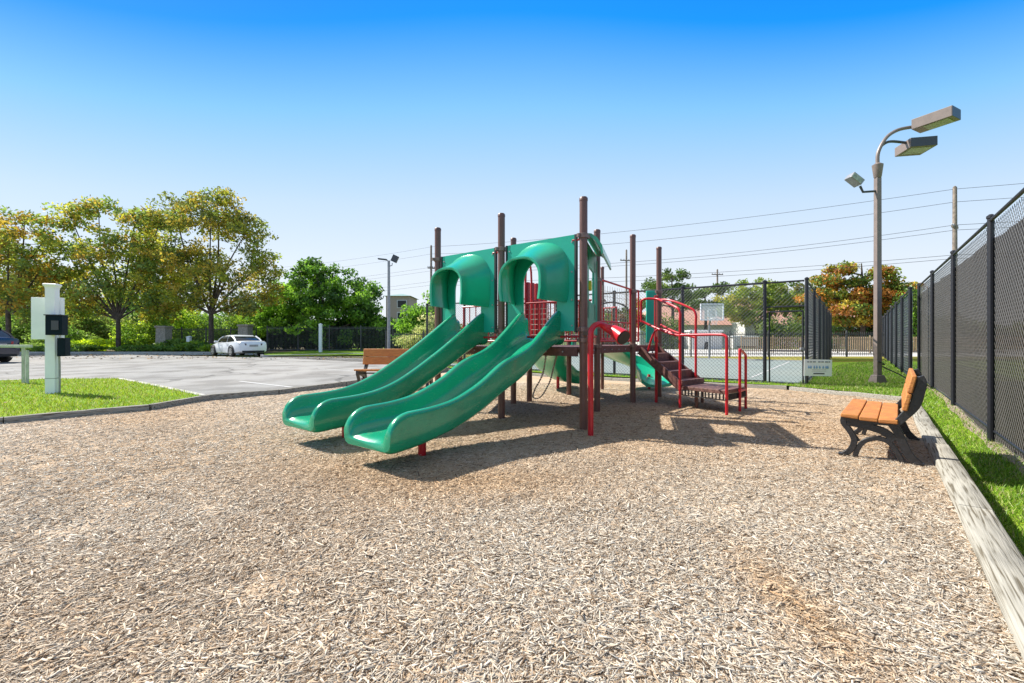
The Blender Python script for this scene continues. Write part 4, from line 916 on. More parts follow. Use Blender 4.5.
mb = MB(); mb.box((px_ + .20, py_ - .11, zg + 1.72), (.30, .25, .02), rz=.35); obj('rain_hood', mb, M['blackcoat'], o, smooth=False)
bluebox(px_ + .25, py_ + .0, zg + 1.03, .14, .2, .40, 'lower_box')

mb = MB(); mb.tube(smoothpath([(px_ + .14, py_ + .02, zg - .05), (px_ + .14, py_ + .02, zg + .6), (px_ + .15, py_ + .0, zg + .85)], 4), .018, 8); obj('conduit', mb, M['steel'], pd)
for z in (.35, 1.1, 1.9):
    mb = MB(); mb.box((px_, py_, zg + z), (.176, .176, .012), rz=.35); obj('seam_band', mb, M['steel'] if z < 1 else M['white'], pd, smooth=False)
# split rail at far left
wr = thing('rail_fence', 'short pale wooden rail fence ending near the white pedestal', 'fence', (-14, 11.7, G(11.7)))
for (x, y, h) in ((-13.05, 11.75, 1.0), (-12.80, 11.62, .90), (-16.5, 12.6, 1.0)):
    mb = MB(); mb.box((x, y, G(y) + h / 2), (.055, .055, h), rz=.3); obj('post', mb, M['woodrail'], wr, smooth=False, bevel=.01)
mb = MB(); mb.beam((-17, 12.6, G(12) + 1.0), (-12.7, 11.63, G(12) + 1.0), .06, .075); obj('rail', mb, M['woodrail'], wr, smooth=False, bevel=.01)

# ------------------------------------------------------------------ cars
def make_car(name, label, paint, tailm, scale_h=1.0, suv=False):
    c = thing(name, label, 'car')
    hs = 1.13 if suv else 1.0
    ST = [(-2.36, .62, .42, .82), (-2.30, .80, .30, .97), (-2.05, .88, .24, 1.02), (-1.6, .91, .20, 1.01), (-.8, .92, .18, .96), (0, .92, .18, .94), (.8, .92, .18, .93), (1.35, .90, .19, .88), (1.95, .86, .22, .76), (2.25, .74, .28, .66), (2.36, .52, .36, .56)]
    rings = []
    for x, w, zb, zs in ST:
        zs *= hs
        h = [(0, zb), (w * .85, zb), (w * .97, zb + .07), (w, zb + (zs - zb) * .35), (w * .995, zb + (zs - zb) * .62), (w * .955, zs - .06), (w * .86, zs - .005), (w * .5, zs + .02), (0, zs + .025)]
        ring = h + [(-a, b) for a, b in h[-2:0:-1]]; rings.append([(x, a, b) for a, b in ring])
    mb = MB(); mb.loft(rings); body = obj('body', mb, paint, c, angle=40)
    z0 = .93 * hs; zt = 1.42 * (1.12 if suv else 1)
    xr = -2.1 if suv else -1.80
    Lv = [(xr, 1.15, .80, z0), (xr + .28, .92, .755, z0 + (zt - z0) * .45), (xr + .60, .55, .70, z0 + (zt - z0) * .80), (xr + .85 if not suv else xr + .45, .25, .62, zt - .02)]
    if not suv: Lv = [(-1.80, 1.15, .80, z0), (-1.50, .86, .755, z0 + (zt - z0) * .45), (-1.12, .45, .70, z0 + (zt - z0) * .82), (-.85, .12, .62, zt - .02)]
    rings = []
    for xa, xb, w, z in Lv:
        rings.append([(xa, -w * .86, z), (xa, w * .86, z), (xa + .15, w, z), (xb - .2, w, z), (xb, w * .86, z), (xb, -w * .86, z), (xb - .2, -w, z), (xa + .15, -w, z)])
    mb = MB(); mb.loft(rings); obj('windows', mb, M['glass'], c, angle=30)
    mb = MB(); xa, xb, w, z = Lv[2]; x3, x4, w3, z3 = Lv[3]
    mb.loft([[(xa + .02, -w * .9, z + .005), (xa + .02, w * .9, z + .005), (xa + .15, w * 1.01, z), (xb - .2, w * 1.01, z), (xb + .0, w * .9, z), (xb + .0, -w * .9, z), (xb - .2, -w * 1.01, z), (xa + .15, -w * 1.01, z)],
             [(x3, -w3 * .88, z3 + .01), (x3, w3 * .88, z3 + .01), (x3 + .1, w3, z3), (x4 - .15, w3, z3), (x4, w3 * .88, z3 + .01), (x4, -w3 * .88, z3 + .01), (x4 - .15, -w3, z3), (x3 + .1, -w3, z3)],
             [(x3 + .2, -w3 * .6, z3 + .035), (x3 + .2, w3 * .6, z3 + .035), (x3 + .25, w3 * .7, z3 + .03), (x4 - .3, w3 * .7, z3 + .03), (x4 - .15, w3 * .6, z3 + .03), (x4 - .15, -w3 * .6, z3 + .03), (x4 - .3, -w3 * .7, z3 + .03), (x3 + .25, -w3 * .7, z3 + .03)]])
    obj('roof', mb, paint, c, angle=40)
    for s_ in (-1, 1):
        mb = MB(); mb.tube([(xr + .06, s_ * .76, z0 + .02), (xr + .33, s_ * .735, z0 + (zt - z0) * .45), (xa + .08, s_ * .69, z)], .055, 6); obj('rear_pillar', mb, paint, c)
        mb = MB(); mb.tube([(1.05, s_ * .77, z0), (.85, s_ * .73, z0 + (zt - z0) * .45), (xb - .06, s_ * .68, z)], .035, 6); obj('front_pillar', mb, paint, c)
        mb = MB(); mb.beam((-.45, s_ * .80, z0), (-.48, s_ * .70, z), .07, .02); obj('middle_pillar', mb, paint, c, smooth=False)
    for s_ in (-1, 1):
        for x in (-1.38, 1.38):
            y = s_ * .84
            mb = MB(); mb.tube([(x, y - .11, .335), (x, y + .11, .335)], .335, 24); w = obj('wheel', mb, M['tyre'], c, angle=40, bevel=.03)
            mb = MB(); mb.tube([(x, y + s_ * .10, .335), (x, y + s_ * .118, .335)], .225, 20)
            obj('rim', mb, M['rim'], w)
            mb = MB()
            for k in range(5):
                a = k * 2 * math.pi / 5 + .3; mb.beam((x + .12 * math.cos(a), y + s_ * .119, .335 + .12 * math.sin(a)), (x + .20 * math.cos(a), y + s_ * .119, .335 + .20 * math.sin(a)), .05, .012, up=(0, 1, 0))
            obj('rim_opening', mb, M['tyre'], w, smooth=False)
            mb = MB(); mb.tube([(x + .40 * math.cos(a), s_ * .912, .335 + .40 * math.sin(a)) for a in [math.pi * k / 12 for k in range(-1, 14)]], .028, 6); obj('wheel_arch', mb, M['tyre'], c)
        mb = MB(); mb.box((-2.27, s_ * .60, .80 * hs), (.12, .40, .13), rz=-s_ * .28); obj('tail_light', mb, tailm, c, bevel=.02)
        mb = MB(); mb.box((.72, s_ * .98, z0 + .05), (.16, .20, .13)); obj('wing_mirror', mb, paint, c, bevel=.03)
        for x in (-.75, .25): mb = MB(); mb.box((x, s_ * .925, z0 - .10), (.18, .03, .03)); obj('door_handle', mb, M['rim'], c, smooth=False)
        mb = MB(); mb.beam((-.05, s_ * .922, .30), (-.05, s_ * .922, z0 - .08), .008, .01, up=(1, 0, 0)); mb.beam((-1.0, s_ * .921, .45), (-1.0, s_ * .921, z0 - .08), .008, .01, up=(1, 0, 0)); obj('door_gap', mb, M['dark'], c, smooth=False)
    mb = MB(); mb.box((-2.30, 0, .34), (.12, 1.3, .12)); obj('lower_bumper', mb, M['tyre'], c, bevel=.02)
    mb = MB(); mb.box((-2.375, 0, .72 * hs), (.02, .50, .13)); obj('number_plate', mb, M['steel'], c, smooth=False)
    return c
car = make_car('parked_car', 'white sedan parked by the kerb under the autumn trees, rear towards the camera', M['whitep'], M['tailw'])
hd = Vector((-.80, .60)); car.location = (-18.1, 29.0, G(29) - .01); car.rotation_euler = (0, 0, math.atan2(.60, -.80)); car.scale = (1.02, 1, .96)
car2 = make_car('parked_car', 'dark blue car with red tail lights at the left edge of the photo', M['navy'], M['tail'], suv=True)
car2.location = (-26.8, 21.2, G(21) + .0); car2.scale = (1.05, 1.05, 1.07); car2.rotation_euler = (0, 0, math.atan2(.12, -.99))

# ------------------------------------------------------------------ utility poles and wires
def upole(x, y, ztop, r, label, arms=(), trans=False):
    t = thing('utility_pole', label, 'utility pole', (x, y, G(y)), 'wooden utility poles')
    mb = MB(); mb.lathe((x, y, 0), [(r, G(y) - .3), (r * .7, ztop), (r * .3, ztop + .1)], 10); obj('pole', mb, M['wood'], t)
    for z, L, a in arms:
        mb = MB(); mb.beam((x - L * math.cos(a), y - L * math.sin(a), z), (x + L * math.cos(a), y + L * math.sin(a), z), .1, .12); obj('crossarm', mb, M['wood'], t, smooth=False)
        mb = MB()
        for s_ in (-.9, -.4, .4, .9): mb.lathe((x + s_ * L * math.cos(a), y + s_ * L * math.sin(a), z + .06), [(.04, 0), (.06, .08), (.03, .16)], 8)
        obj('insulator', mb, M['steel'], t)
    if trans:
        mb = MB(); mb.lathe((x + .5, y, 0), [(.1, ztop - 3.3), (.28, ztop - 3.2), (.28, ztop - 2.3), (.1, ztop - 2.2)], 12); obj('transformer', mb, M['steel'], t)
    return t
W0 = (31.2, 31.0); W1 = (-9.1, 49.5)
upole(*W0, 12.1, .17, 'grey utility pole rising above the right fence', ((9.3, .5, .5),))
upole(*W1, 12.0, .16, 'utility pole just left of the left slide hood', ((9.5, .4, .5),))
upole(15.6, 60, 13.7, .17, 'utility pole between the brown climber posts', ((12.3, .9, 0.2),))
upole(30.8, 66, 12.0, .17, 'utility pole with transformer above the basketball board', ((11.3, .9, .1),), trans=True)
def wire(a, b, za, zb, sag, label, r=.014, ext=0):
    a = Vector((*a, za)); b = Vector((*b, zb)); n = 24; pts = []
    for i in range(n + 1):
        t = i / n; p = a.lerp(b, t); p.z -= sag * 4 * t * (1 - t); pts.append(p)
    mb = MB(); mb.tube(pts, r, 4); tag(obj('overhead_wire', mb, M['cable']), label, 'wire', 'overhead wires')
W2 = (31.2 + 38, 31 - 17.5)
nm = ['topmost', 'second from the top', 'third from the top', 'fourth from the top', 'second lowest', 'lowest']
for i, (za, zb, zc) in enumerate(((11.99, 11.9, 12.3), (11.08, 11.1, 11.3), (9.46, 9.6, 9.7), (9.1, 9.2, 9.3), (7.35, 8.0, 7.6), (7.1, 7.6, 7.3))):
    wire(W0, W1, za, zb, (.55, .75, 1.0, .9, .5, .55)[i], 'overhead wire between the poles, ' + nm[i])
    wire(W0, W2, za, zc, .5, 'overhead wire leaving the right pole, ' + nm[i])
    W3 = (W1[0] - 38, W1[1] + 17.5)
    wire(W1, W3, zb, zb, .6, 'overhead wire left of the slides, ' + nm[i], .011)

# ------------------------------------------------------------------ trees
FOL = 1.75
def leafcloud(name, centres, sig, nper, size, palette, parent, m='leaf', flat=0, rng=rng, bright=1.0):
    C = np.array(centres); n = len(C); idx = np.repeat(np.arange(n), nper); sg_ = np.array(sig)
    off = rng.normal(0, 1, (len(idx), 3)); rad = np.linalg.norm(off, axis=1, keepdims=True); off = off / np.maximum(rad, .01) * np.minimum(rad, 1.9)
    P = C[idx] + off * sg_
    pal = np.array(palette); cc = pal[rng.choice(len(pal), n)]; c = cc[idx] * rng.uniform(.6, 1.4, (len(idx), 1)) * FOL
    swap = rng.random(len(idx)) < .15; c[swap] = pal[rng.choice(len(pal), swap.sum())] * FOL
    nrm = rng.normal(0, 1, (len(idx), 3)); nrm[:, 2] = np.abs(nrm[:, 2]) + flat; nrm /= np.linalg.norm(nrm, axis=1, keepdims=True)
    t = rng.normal(0, 1, (len(idx), 3)); A = np.cross(nrm, t); A /= np.linalg.norm(A, axis=1, keepdims=True); B = np.cross(nrm, A)
    s = size * rng.uniform(.6, 1.4, (len(idx), 1)); return quadcloud(name, P, A * s, B * s, c, M[m], parent)
def tree(label, x, y, H, lobes, palette, ncl=150, nper=90, lsize=.13, sig=(.36, .36, .22), trunk_r=.22, fork=.28, seed=1, name='autumn_tree', cat='tree', group=None, lean=0, m='leaf'):
    rg = np.random.default_rng(seed); rd_ = random.Random(seed); z0 = G(y)
    t = thing(name, label, cat, (x, y, z0), group)
    tot = sum(l[3] * l[4] for l in lobes); cs = []
    for lx, ly, lz, rx, rz in lobes:
        k = max(3, int(ncl * rx * rz / tot))
        d = rg.normal(0, 1, (k, 3)); d /= np.linalg.norm(d, axis=1, keepdims=True); rr = rg.random((k, 1)) ** .42
        p = d * rr * np.array([rx, rx * .9, rz]); cs += [(x + lx + a, y + ly + b, z0 + lz + c) for a, b, c in p]
    # trunk and limbs
    mb = MB(); fk = Vector((x + lean * .3, y, z0 + H * fork))
    mb.tube(smoothpath([(x, y, z0 - .2), (x + .03, y, z0 + .5), (x + lean * .15, y + .03, z0 + H * fork * .6), fk], 4), [trunk_r * 1.35] + [trunk_r * (1.1 - .3 * i / 12) for i in range(12)], 9)
    o = obj('trunk', mb, M['bark'], t)
    mb = MB(); mains = []
    for lx, ly, lz, rx, rz in lobes:
        e = Vector((x + lx, y + ly, z0 + lz + rz * .2)); md = fk.lerp(e, .5) + Vector((rd_.uniform(-.4, .4), rd_.uniform(-.4, .4), -.2)); pth = smoothpath([fk - Vector((0, 0, .3)), md, e], 5)
        mb.tube(pth, [trunk_r * (.62 - .5 * i / (len(pth) - 1)) for i in range(len(pth))], 6); mains.append(pth)
    for k in rd_.sample(range(len(cs)), min(len(cs), 70)):
        c = Vector(cs[k]); best = min((p for pth in mains for p in pth[2:]), key=lambda p: (p - c).length); md = best.lerp(c, .5) + Vector((rd_.uniform(-.2, .2), rd_.uniform(-.2, .2), -.12))
        mb.tube([best, md, c], [trunk_r * .16, trunk_r * .10, trunk_r * .05], 4, cap=False)
    obj('limbs', mb, M['bark'], t)
    leafcloud('crown', cs, sig, nper, lsize, palette, t, m=m, rng=rg)
    return t
AUT = [(.27, .29, .03), (.31, .31, .03), (.20, .26, .04), (.32, .23, .03), (.16, .22, .04), (.38, .36, .04), (.12, .17, .035), (.14, .20, .045), (.15, .21, .04), (.24, .17, .03)]
AUT2 = [(.15, .18, .04), (.18, .20, .05), (.28, .22, .03), (.08, .10, .02), (.20, .20, .03), (.11, .13, .03), (.32, .24, .03)]
def X(px, Y): return (px - 512) / 440. * Y
tree('autumn tree at the left edge, rust and yellow', X(8, 34), 34, 12, [(0, 0, 8.3, 3.0, 2.0), (-3, 0, 7.5, 3, 3), (2.6, 0, 6.2, 1.7, 1.8), (.5, 0, 4.4, 2.8, 1.4), (1.3, 0, 10.4, 1.5, .8), (3.1, 0, 9.0, .9, .7), (2.6, 0, 3.6, 1.5, 1.0)], [(.36, .20, .02)] + AUT, 210, 60, .13, seed=11, trunk_r=.17)
tree('broad autumn tree behind the white pedestal, yellow and olive', X(118, 36), 36, 13.4, [(-.5, 0, 8.0, 3.0, 1.9), (-3.9, 0, 10.9, 1.7, 1.1), (-1.6, 0, 11.9, 1.5, .8), (1.4, 0, 10.6, 1.6, 1.0), (3.5, 0, 10.6, 1.3, 1.0), (3.1, 0, 7.3, 2.0, 1.7), (-3.6, 0, 6.3, 1.7, 1.1), (.2, 0, 5.2, 3.2, 1.1), (-2.6, 0, 3.7, 1.8, 1.2), (2.9, 0, 4.0, 1.9, 1.2), (-4.6, 0, 8.6, 1.2, .8)], AUT, 350, 50, .13, seed=12, trunk_r=.17, fork=.22)
tree('tallest autumn tree, standing behind the white sedan', X(211, 35.5), 35.5, 14.2, [(0, 0, 10.6, 2.7, 2.0), (.5, 0, 12.4, 1.7, 1.0), (-2.9, 0, 11.3, 1.5, 1.3), (3.0, 0, 9.6, 1.8, 1.6), (-2.0, 0, 7.8, 2.6, 1.7), (1.6, 0, 6.2, 3.0, 1.4), (4.4, 0, 7.2, 1.4, 1.3), (4.9, 0, 5.0, 1.2, 1.0), (-1.6, 0, 4.5, 2.0, 1.1), (2.6, 0, 3.9, 2.2, 1.0)], AUT2 + AUT[:4], 380, 50, .12, seed=13, trunk_r=.19, fork=.24)
tree('autumn tree between the two taller ones, golden', X(165, 40), 40, 11, [(0, 0, 7.5, 2.8, 2.2), (-2.6, 0, 5.3, 2.2, 1.5), (2, 0, 5.6, 2.2, 1.8), (-.8, 0, 10.2, 1.8, 1.3), (1.2, 0, 11.6, 1.2, .8), (0, 0, 3.8, 2.6, 1.2)], AUT[:6], 160, 55, .14, seed=14, trunk_r=.15, fork=.2)
tree('autumn tree leaning at the far left, greener below', X(45, 44), 44, 10, [(0, 0, 6.5, 3.2, 1.8), (3, 0, 5.0, 2.6, 1.6), (-4, 0, 6.5, 2.6, 1.7), (0, 0, 3.6, 3.4, 1.4)], AUT2, 130, 70, .16, seed=15, trunk_r=.15, fork=.2)
DG = [(.06, .13, .015), (.10, .20, .02), (.15, .27, .025), (.19, .33, .03), (.04, .09, .015)]
DG2 = [(.02, .05, .012), (.035, .075, .015), (.05, .10, .02)]
tree('round bright green tree behind the black fence', X(325, 39), 39, 8, [(0, 0, 5.0, 3.6, 2.6), (-3.6, 0, 4.4, 2.3, 2.4), (3.0, 0, 4.6, 2.2, 2.4), (-.6, -.5, 6.6, 2.2, 1.4), (-4.6, 0, 2.6, 1.8, 1.6), (3.8, 0, 2.6, 1.8, 1.8), (0, 0, 2.4, 4.4, 1.8)], DG, 260, 120, .13, name='green_tree', seed=21, trunk_r=.2, fork=.2)
tree('small green tree with a thin top left of the slides', X(424, 34), 34, 4.6, [(0, 0, 2.6, 1.5, 1.6), (.9, 0, 2.0, 1.2, 1.3), (-1.2, 0, 1.6, 1.0, 1.2), (.7, 0, 4.2, .5, .6)], DG + [(.16, .30, .03)], 70, 110, .11, name='green_tree', seed=22, trunk_r=.08, fork=.15)
tree('pale yellow shrub beside the small green tree', X(428, 31), 31, 2.6, [(.3, 0, 1.7, 1.2, .9), (-1, 0, 1.1, 1.0, .8)], [(.42, .40, .17), (.36, .36, .14), (.22, .26, .08)], 34, 90, .09, name='yellow_shrub', cat='shrub', seed=23, trunk_r=.05, fork=.1)
# understory of the bed
def bush(label, px, Y, w, h, pal, seed, n=40, nper=100, ls=.10, group='bushes in the bed behind the parking lot'):
    x = X(px, Y); rg = np.random.default_rng(seed); z0 = G(Y); t = thing('bush', label, 'bush', (x, Y, z0), group)
    d = rg.normal(0, 1, (n, 3)); d /= np.linalg.norm(d, axis=1, keepdims=True); rr = rg.random((n, 1)) ** .4; p = d * rr * np.array([w, w * .6, h * .5]) + np.array([x, Y, z0 + h * .5])
    leafcloud('foliage', p, (w * .16, w * .14, h * .10), nper, ls, pal, t, rng=rg)
    mb = MB(); rd_ = random.Random(seed)
    for k in range(5): a = rd_.uniform(0, 6.3); mb.tube([(x + .1 * math.cos(a), Y + .1 * math.sin(a), z0 - .05), (x + w * .5 * math.cos(a), Y + w * .3 * math.sin(a), z0 + h * .7)], [.04, .015], 5, cap=False)
    obj('stems', mb, M['bark'], t)
LG = [(.22, .32, .02), (.30, .40, .03), (.14, .24, .02)]; MG = [(.08, .15, .02), (.12, .20, .03), (.16, .24, .04)]
bush('lemon green low bush left of the tree trunk', 90, 36, 1.8, 1.1, [(.40, .48, .02), (.32, .42, .02)], 31, 30)
bush('mid green bush behind the white pedestal', 60, 38, 2.4, 2.0, MG, 32, 45)
bush('loose olive bush between the two trunks', 150, 39, 3.0, 2.8, MG + LG, 33, 60)
bush('bright bush right of the middle trunk', 133, 37, 1.6, 1.5, LG, 34, 30)
bush('low dark bush by the grey stone column', 185, 37, 2.0, 1.0, MG, 35, 30)
bush('low green bush in front of the tall tree', 200, 35, 1.8, .8, LG + MG, 36, 30)
bush('low dull bush at the kerb left of the white car', 150, 34.6, 2.2, .6, MG, 37, 26)
bush('low dull bush near the lemon bush', 75, 34.8, 2.4, .6, MG, 38, 26)
bush('low bush at the far left kerb', 20, 35.5, 2.6, .8, MG, 39, 26)
bush('tall olive bush behind the tall tree', 235, 41, 2.6, 3.2, MG + LG, 40, 60)
bush('tall green bush behind the grey column', 185, 44, 3.4, 4.2, MG + LG, 41, 80, ls=.13)
bush('tall green bush at the far left', 25, 46, 4.0, 3.6, MG, 42, 80, ls=.14)
bush('tall dull bush behind the broad tree', 105, 47, 4.0, 3.4, MG + AUT2[:2], 43, 80, ls=.14)
# dark hedges behind the black fence
for i, (px, w, h) in enumerate(((262, 2.0, 2.6), (285, 2.2, 2.8), (308, 2.2, 2.6), (332, 2.2, 2.7), (356, 2.2, 2.8), (380, 2.2, 2.6), (402, 2.0, 2.3), (424, 2.0, 2.0))):
    bush(['dark hedge bush right behind the white car', 'dark hedge bush second along behind the black fence', 'dark hedge bush left of the white marker post', 'dark hedge bush right of the white marker post', 'dark hedge bush left of the slim lamp post', 'dark hedge bush at the slim lamp post', 'dark hedge bush right of the slim lamp post', 'dark hedge bush under the small green tree'][i], px, 40.5, w, h, DG2, 50 + i, 50, 110, .13, 'dark hedge bushes behind the black fence')
# distant wood behind everything on the left
def wood(px0, px1, Y, h, pal, n, name, label, seed):
    rg = np.random.default_rng(seed); xs = rg.uniform(X(px0, Y), X(px1, Y), n); ys = Y + rg.uniform(-3, 3, n); zs = G(Y) + rg.uniform(.3, 1, n) * (h * (.75 + .25 * np.sin(xs * .25 + seed)) )
    o = leafcloud(name, np.stack([xs, ys, zs], 1), (1.3, 1.2, .8), 60, .28, pal, None, rng=rg); tag(o, label, 'trees', None, 'stuff')
wood(-60, 300, 75, 8.5, DG2 + MG, 420, 'distant_trees', 'far belt of dark trees closing the view behind the parking lot', 5)
wood(330, 1100, 85, 5.2, DG2 + MG + [(.2, .1, .03)], 520, 'distant_trees', 'far belt of trees behind the court and the houses', 6)

# pines and trees beyond the court
PN = [(.07, .12, .02), (.11, .17, .03), (.16, .21, .04), (.04, .07, .015)]
def pine(label, px, Y, H, layers, pal, seed, name='pine_tree', ls=.12, nper=110):
    x = X(px, Y); z0 = G(Y); rg = np.random.default_rng(seed); rd_ = random.Random(seed); t = thing(name, label, 'tree', (x, Y, z0))
    mb = MB(); mb.tube(smoothpath([(x, Y, z0 - .2), (x + .1, Y, z0 + H * .5), (x - .05, Y, z0 + H * .97)], 4), [.24, .23, .22, .2, .17, .14, .1, .07, .04], 8); obj('trunk', mb, M['bark'], t)
    cs = []; mb = MB()
    for (dx, dz, rx) in layers:
        c = Vector((x + dx, Y + rd_.uniform(-1, 1), z0 + dz)); k = max(5, int(rx * 9))
        a = rg.uniform(0, 6.28, k); rr = np.sqrt(rg.random(k)) * rx; cs += [(c.x + math.cos(q) * w, c.y + math.sin(q) * w, c.z + rg.normal(0, .18) + .12 * (1 - w / rx)) for q, w in zip(a, rr)]
        mb.tube([(x, Y, z0 + dz - .5), (x + dx * .6, Y, z0 + dz - .25), c + Vector((0, 0, -.1))], [.09, .06, .03], 5, cap=False)
    obj('limbs', mb, M['bark'], t); leafcloud('crown', cs, (.36, .36, .24), nper, ls, pal, t, m='needle', rng=rg)
ORG = [(.30, .12, .02), (.36, .17, .02), (.22, .22, .02), (.13, .17, .02), (.22, .09, .02), (.32, .25, .03), (.09, .13, .02)]
pine('orange and gold pine with layered branches beyond the brown fence', 862, 39, 8, [(-1.8, 7.2, 1.0), (-3.0, 6.2, 1.3), (-.9, 6.0, 1.3), (1.5, 6.6, .9), (3.0, 5.6, 1.4), (-3.6, 4.9, 1.4), (-1.6, 4.8, 1.4), (.6, 5.0, 1.3), (2.2, 4.5, 1.5), (3.9, 4.4, 1.2), (-2.4, 3.7, 1.6), (.0, 3.8, 1.6), (2.4, 3.4, 1.6), (-.8, 2.7, 1.5), (1.6, 2.5, 1.5), (4.2, 5.2, .7), (1.4, 7.0, .5)], ORG, 61, nper=120, ls=.13)
bush('dark bush under the orange pine', 850, 41, 3.4, 2.6, DG2 + [(.08, .05, .02)], 62, 60, group='bushes beyond the court')
bush('dark bush right of the lamp pole', 888, 41, 3.0, 2.6, DG2, 63, 60, group='bushes beyond the court')
bush('green bush at the gap between the tall fences', 908, 36, 1.4, 5.0, DG + PN, 64, 60, group='bushes beyond the court')
pine('flat topped pine right of the brown posts', 672, 50, 8.6, [(0, 8.2, 1.4), (-2.0, 6.9, 1.6), (1.6, 6.9, 1.7), (-.6, 6.0, 1.4), (2.4, 5.6, 1.2), (-2.6, 5.2, 1.3)], PN, 65, nper=90, ls=.13)
pine('pine behind the basketball board', 705, 58, 8, [(-1.5, 7.0, 1.6), (1.5, 7.6, 1.5), (3.8, 6.2, 1.6), (-2.5, 5.4, 1.8), (.5, 5.6, 2.0), (3, 4.6, 2)], PN, 66, nper=80, ls=.15)
tree('wide yellow green tree behind the court fence', X(757, 50), 50, 8.2, [(0, 0, 6.0, 2.8, 2.0), (-2.8, 0, 5.0, 1.8, 1.4), (2.8, 0, 5.8, 2.0, 1.5), (-.5, 0, 3.8, 2.6, 1.2), (1.6, 0, 7.2, 1.2, 1.0)], [(.14, .20, .02), (.22, .26, .03), (.10, .15, .02), (.30, .28, .04)], 120, 90, .14, name='green_tree', seed=67)
tree('round green tree behind the gate', X(800, 54), 54, 8, [(0, 0, 6.2, 2.6, 1.8), (2.8, 0, 5.4, 2, 1.8), (-2.5, 0, 5.5, 1.8, 1.5), (.5, 0, 3.6, 3, 1.6)], PN + [(.2, .18, .03)], 110, 80, .16, name='green_tree', seed=68)
tree('dark green tree behind the arch of the climber', X(622, 55), 55, 5.4, [(0, 0, 3.6, 2.8, 1.4), (2.6, 0, 3.4, 2, 1.2), (-2.6, 0, 3, 2, 1.2)], PN + [(.15, .07, .03)], 80, 80, .16, name='green_tree', seed=69)
bush('dull bush left of the white shed', 665, 47, 2.4, 3.4, PN, 70, 50, group='bushes beyond the court')
bush('dark bush behind the gate', 782, 46, 2.6, 3.4, DG2 + PN, 71, 60, group='bushes beyond the court')
bush('dark bush right of the gate', 822, 47, 2.4, 3.0, DG2 + PN, 72, 50, group='bushes beyond the court')
bush('reddish bush behind the climber deck', 610, 46, 2.6, 2.6, [(.16, .07, .04), (.12, .08, .03), (.08, .1, .03)], 73, 50, group='bushes beyond the court')

# ------------------------------------------------------------------ fences beyond
def picket(name, label, a, b, h, sp, m, w=.02, every=2.4, group=None):
    a = Vector(a); b = Vector(b); L = (b - a).length; t = thing(name, label, 'fence', (*a.lerp(b, .5), G(a.y)), group)
    z = lambda q: G(q.y)
    mb = MB(); n = int(L / sp)
    for i in range(n + 1): q = a.lerp(b, i / n); mb.beam((*q, z(q) + .08), (*q, z(q) + h), w, w, up=(1, 0, 0))
    o = obj('pickets', mb, m, t, smooth=False)
    mb = MB()
    for zz in (.18, h - .14): mb.beam((*a, z(a) + zz), (*b, z(b) + zz), .035, .05)
    obj('rails', mb, m, t, smooth=False)
    k = int(L / every)
    for i in range(k + 1):
        mb = MB(); q = a.lerp(b, i / k); mb.box((*q, z(q) + (h + .1) / 2 - .05), (.07, .07, h + .2)); obj('post', mb, m, t, smooth=False)
picket('picket_fence', 'thin black picket fence between the court and the back road', (-8, 27.9), (23.2, 27.3), 1.55, .13, M['ironfence'])
picket('rail_fence', 'brown picket fence below the orange pine', (18, 34.5), (42, 33.0), 1.25, .16, M['brownfence'], .05)
picket('picket_fence', 'dark metal fence behind the white sedan and the grass verge', (-20.3, 36.5), (-7.2, 36.0), 2.1, .11, M['ironfence'], .022, 2.2)
picket('picket_fence', 'dark metal fence among the bushes between the stone columns', (-31, 38.5), (-21.5, 37.0), 2.0, .13, M['ironfence'], .022, 2.2)
for (px, Y, w, h, lab) in ((164, 37.0, .42, 2.2, 'grey stone column left of the tall tree trunk'), (245.5, 36.4, .42, 2.3, 'tan stone column behind the white sedan')):
    x = X(px, Y); t = thing('stone_column', lab, 'column', (x, Y, G(Y)), 'stone columns')
    mb = MB(); mb.loft([[(x + a * w * k, Y + b * w * k, G(Y) + z) for a, b in ((-1, -1), (1, -1), (1, 1), (-1, 1))] for k, z in ((1.05, 0), (1.0, .3), (.93, h - .2))]); obj('shaft', mb, M['stone'], t, smooth=False, bevel=.03)
    mb = MB(); mb.box((x, Y, G(Y) + h - .12), (w * 2.2, w * 2.2, .16)); obj('capstone', mb, M['stone'], t, smooth=False, bevel=.03)
for (px, Y, h, w, lab) in ((320.5, 33.5, 2.15, .2, 'white marker post on the grass verge before the black fence'), (189, 36, 1.2, .26, 'short white post in the bushes left of the sedan')):
    x = X(px, Y); t = thing('marker_post', lab, 'post', (x, Y, G(Y)), 'white posts'); mb = MB(); mb.box((x, Y, G(Y) + h / 2), (w, w, h)); obj('shaft', mb, M['white'], t, smooth=False, bevel=.01)
    mb = MB(); mb.loft([[(x + a * k, Y + b * k, G(Y) + h + z) for a, b in ((-1, -1), (1, -1), (1, 1), (-1, 1))] for k, z in ((w * .6, 0), (w * .6, .04), (w * .1, .12))]); obj('cap', mb, M['white'], t, smooth=False)

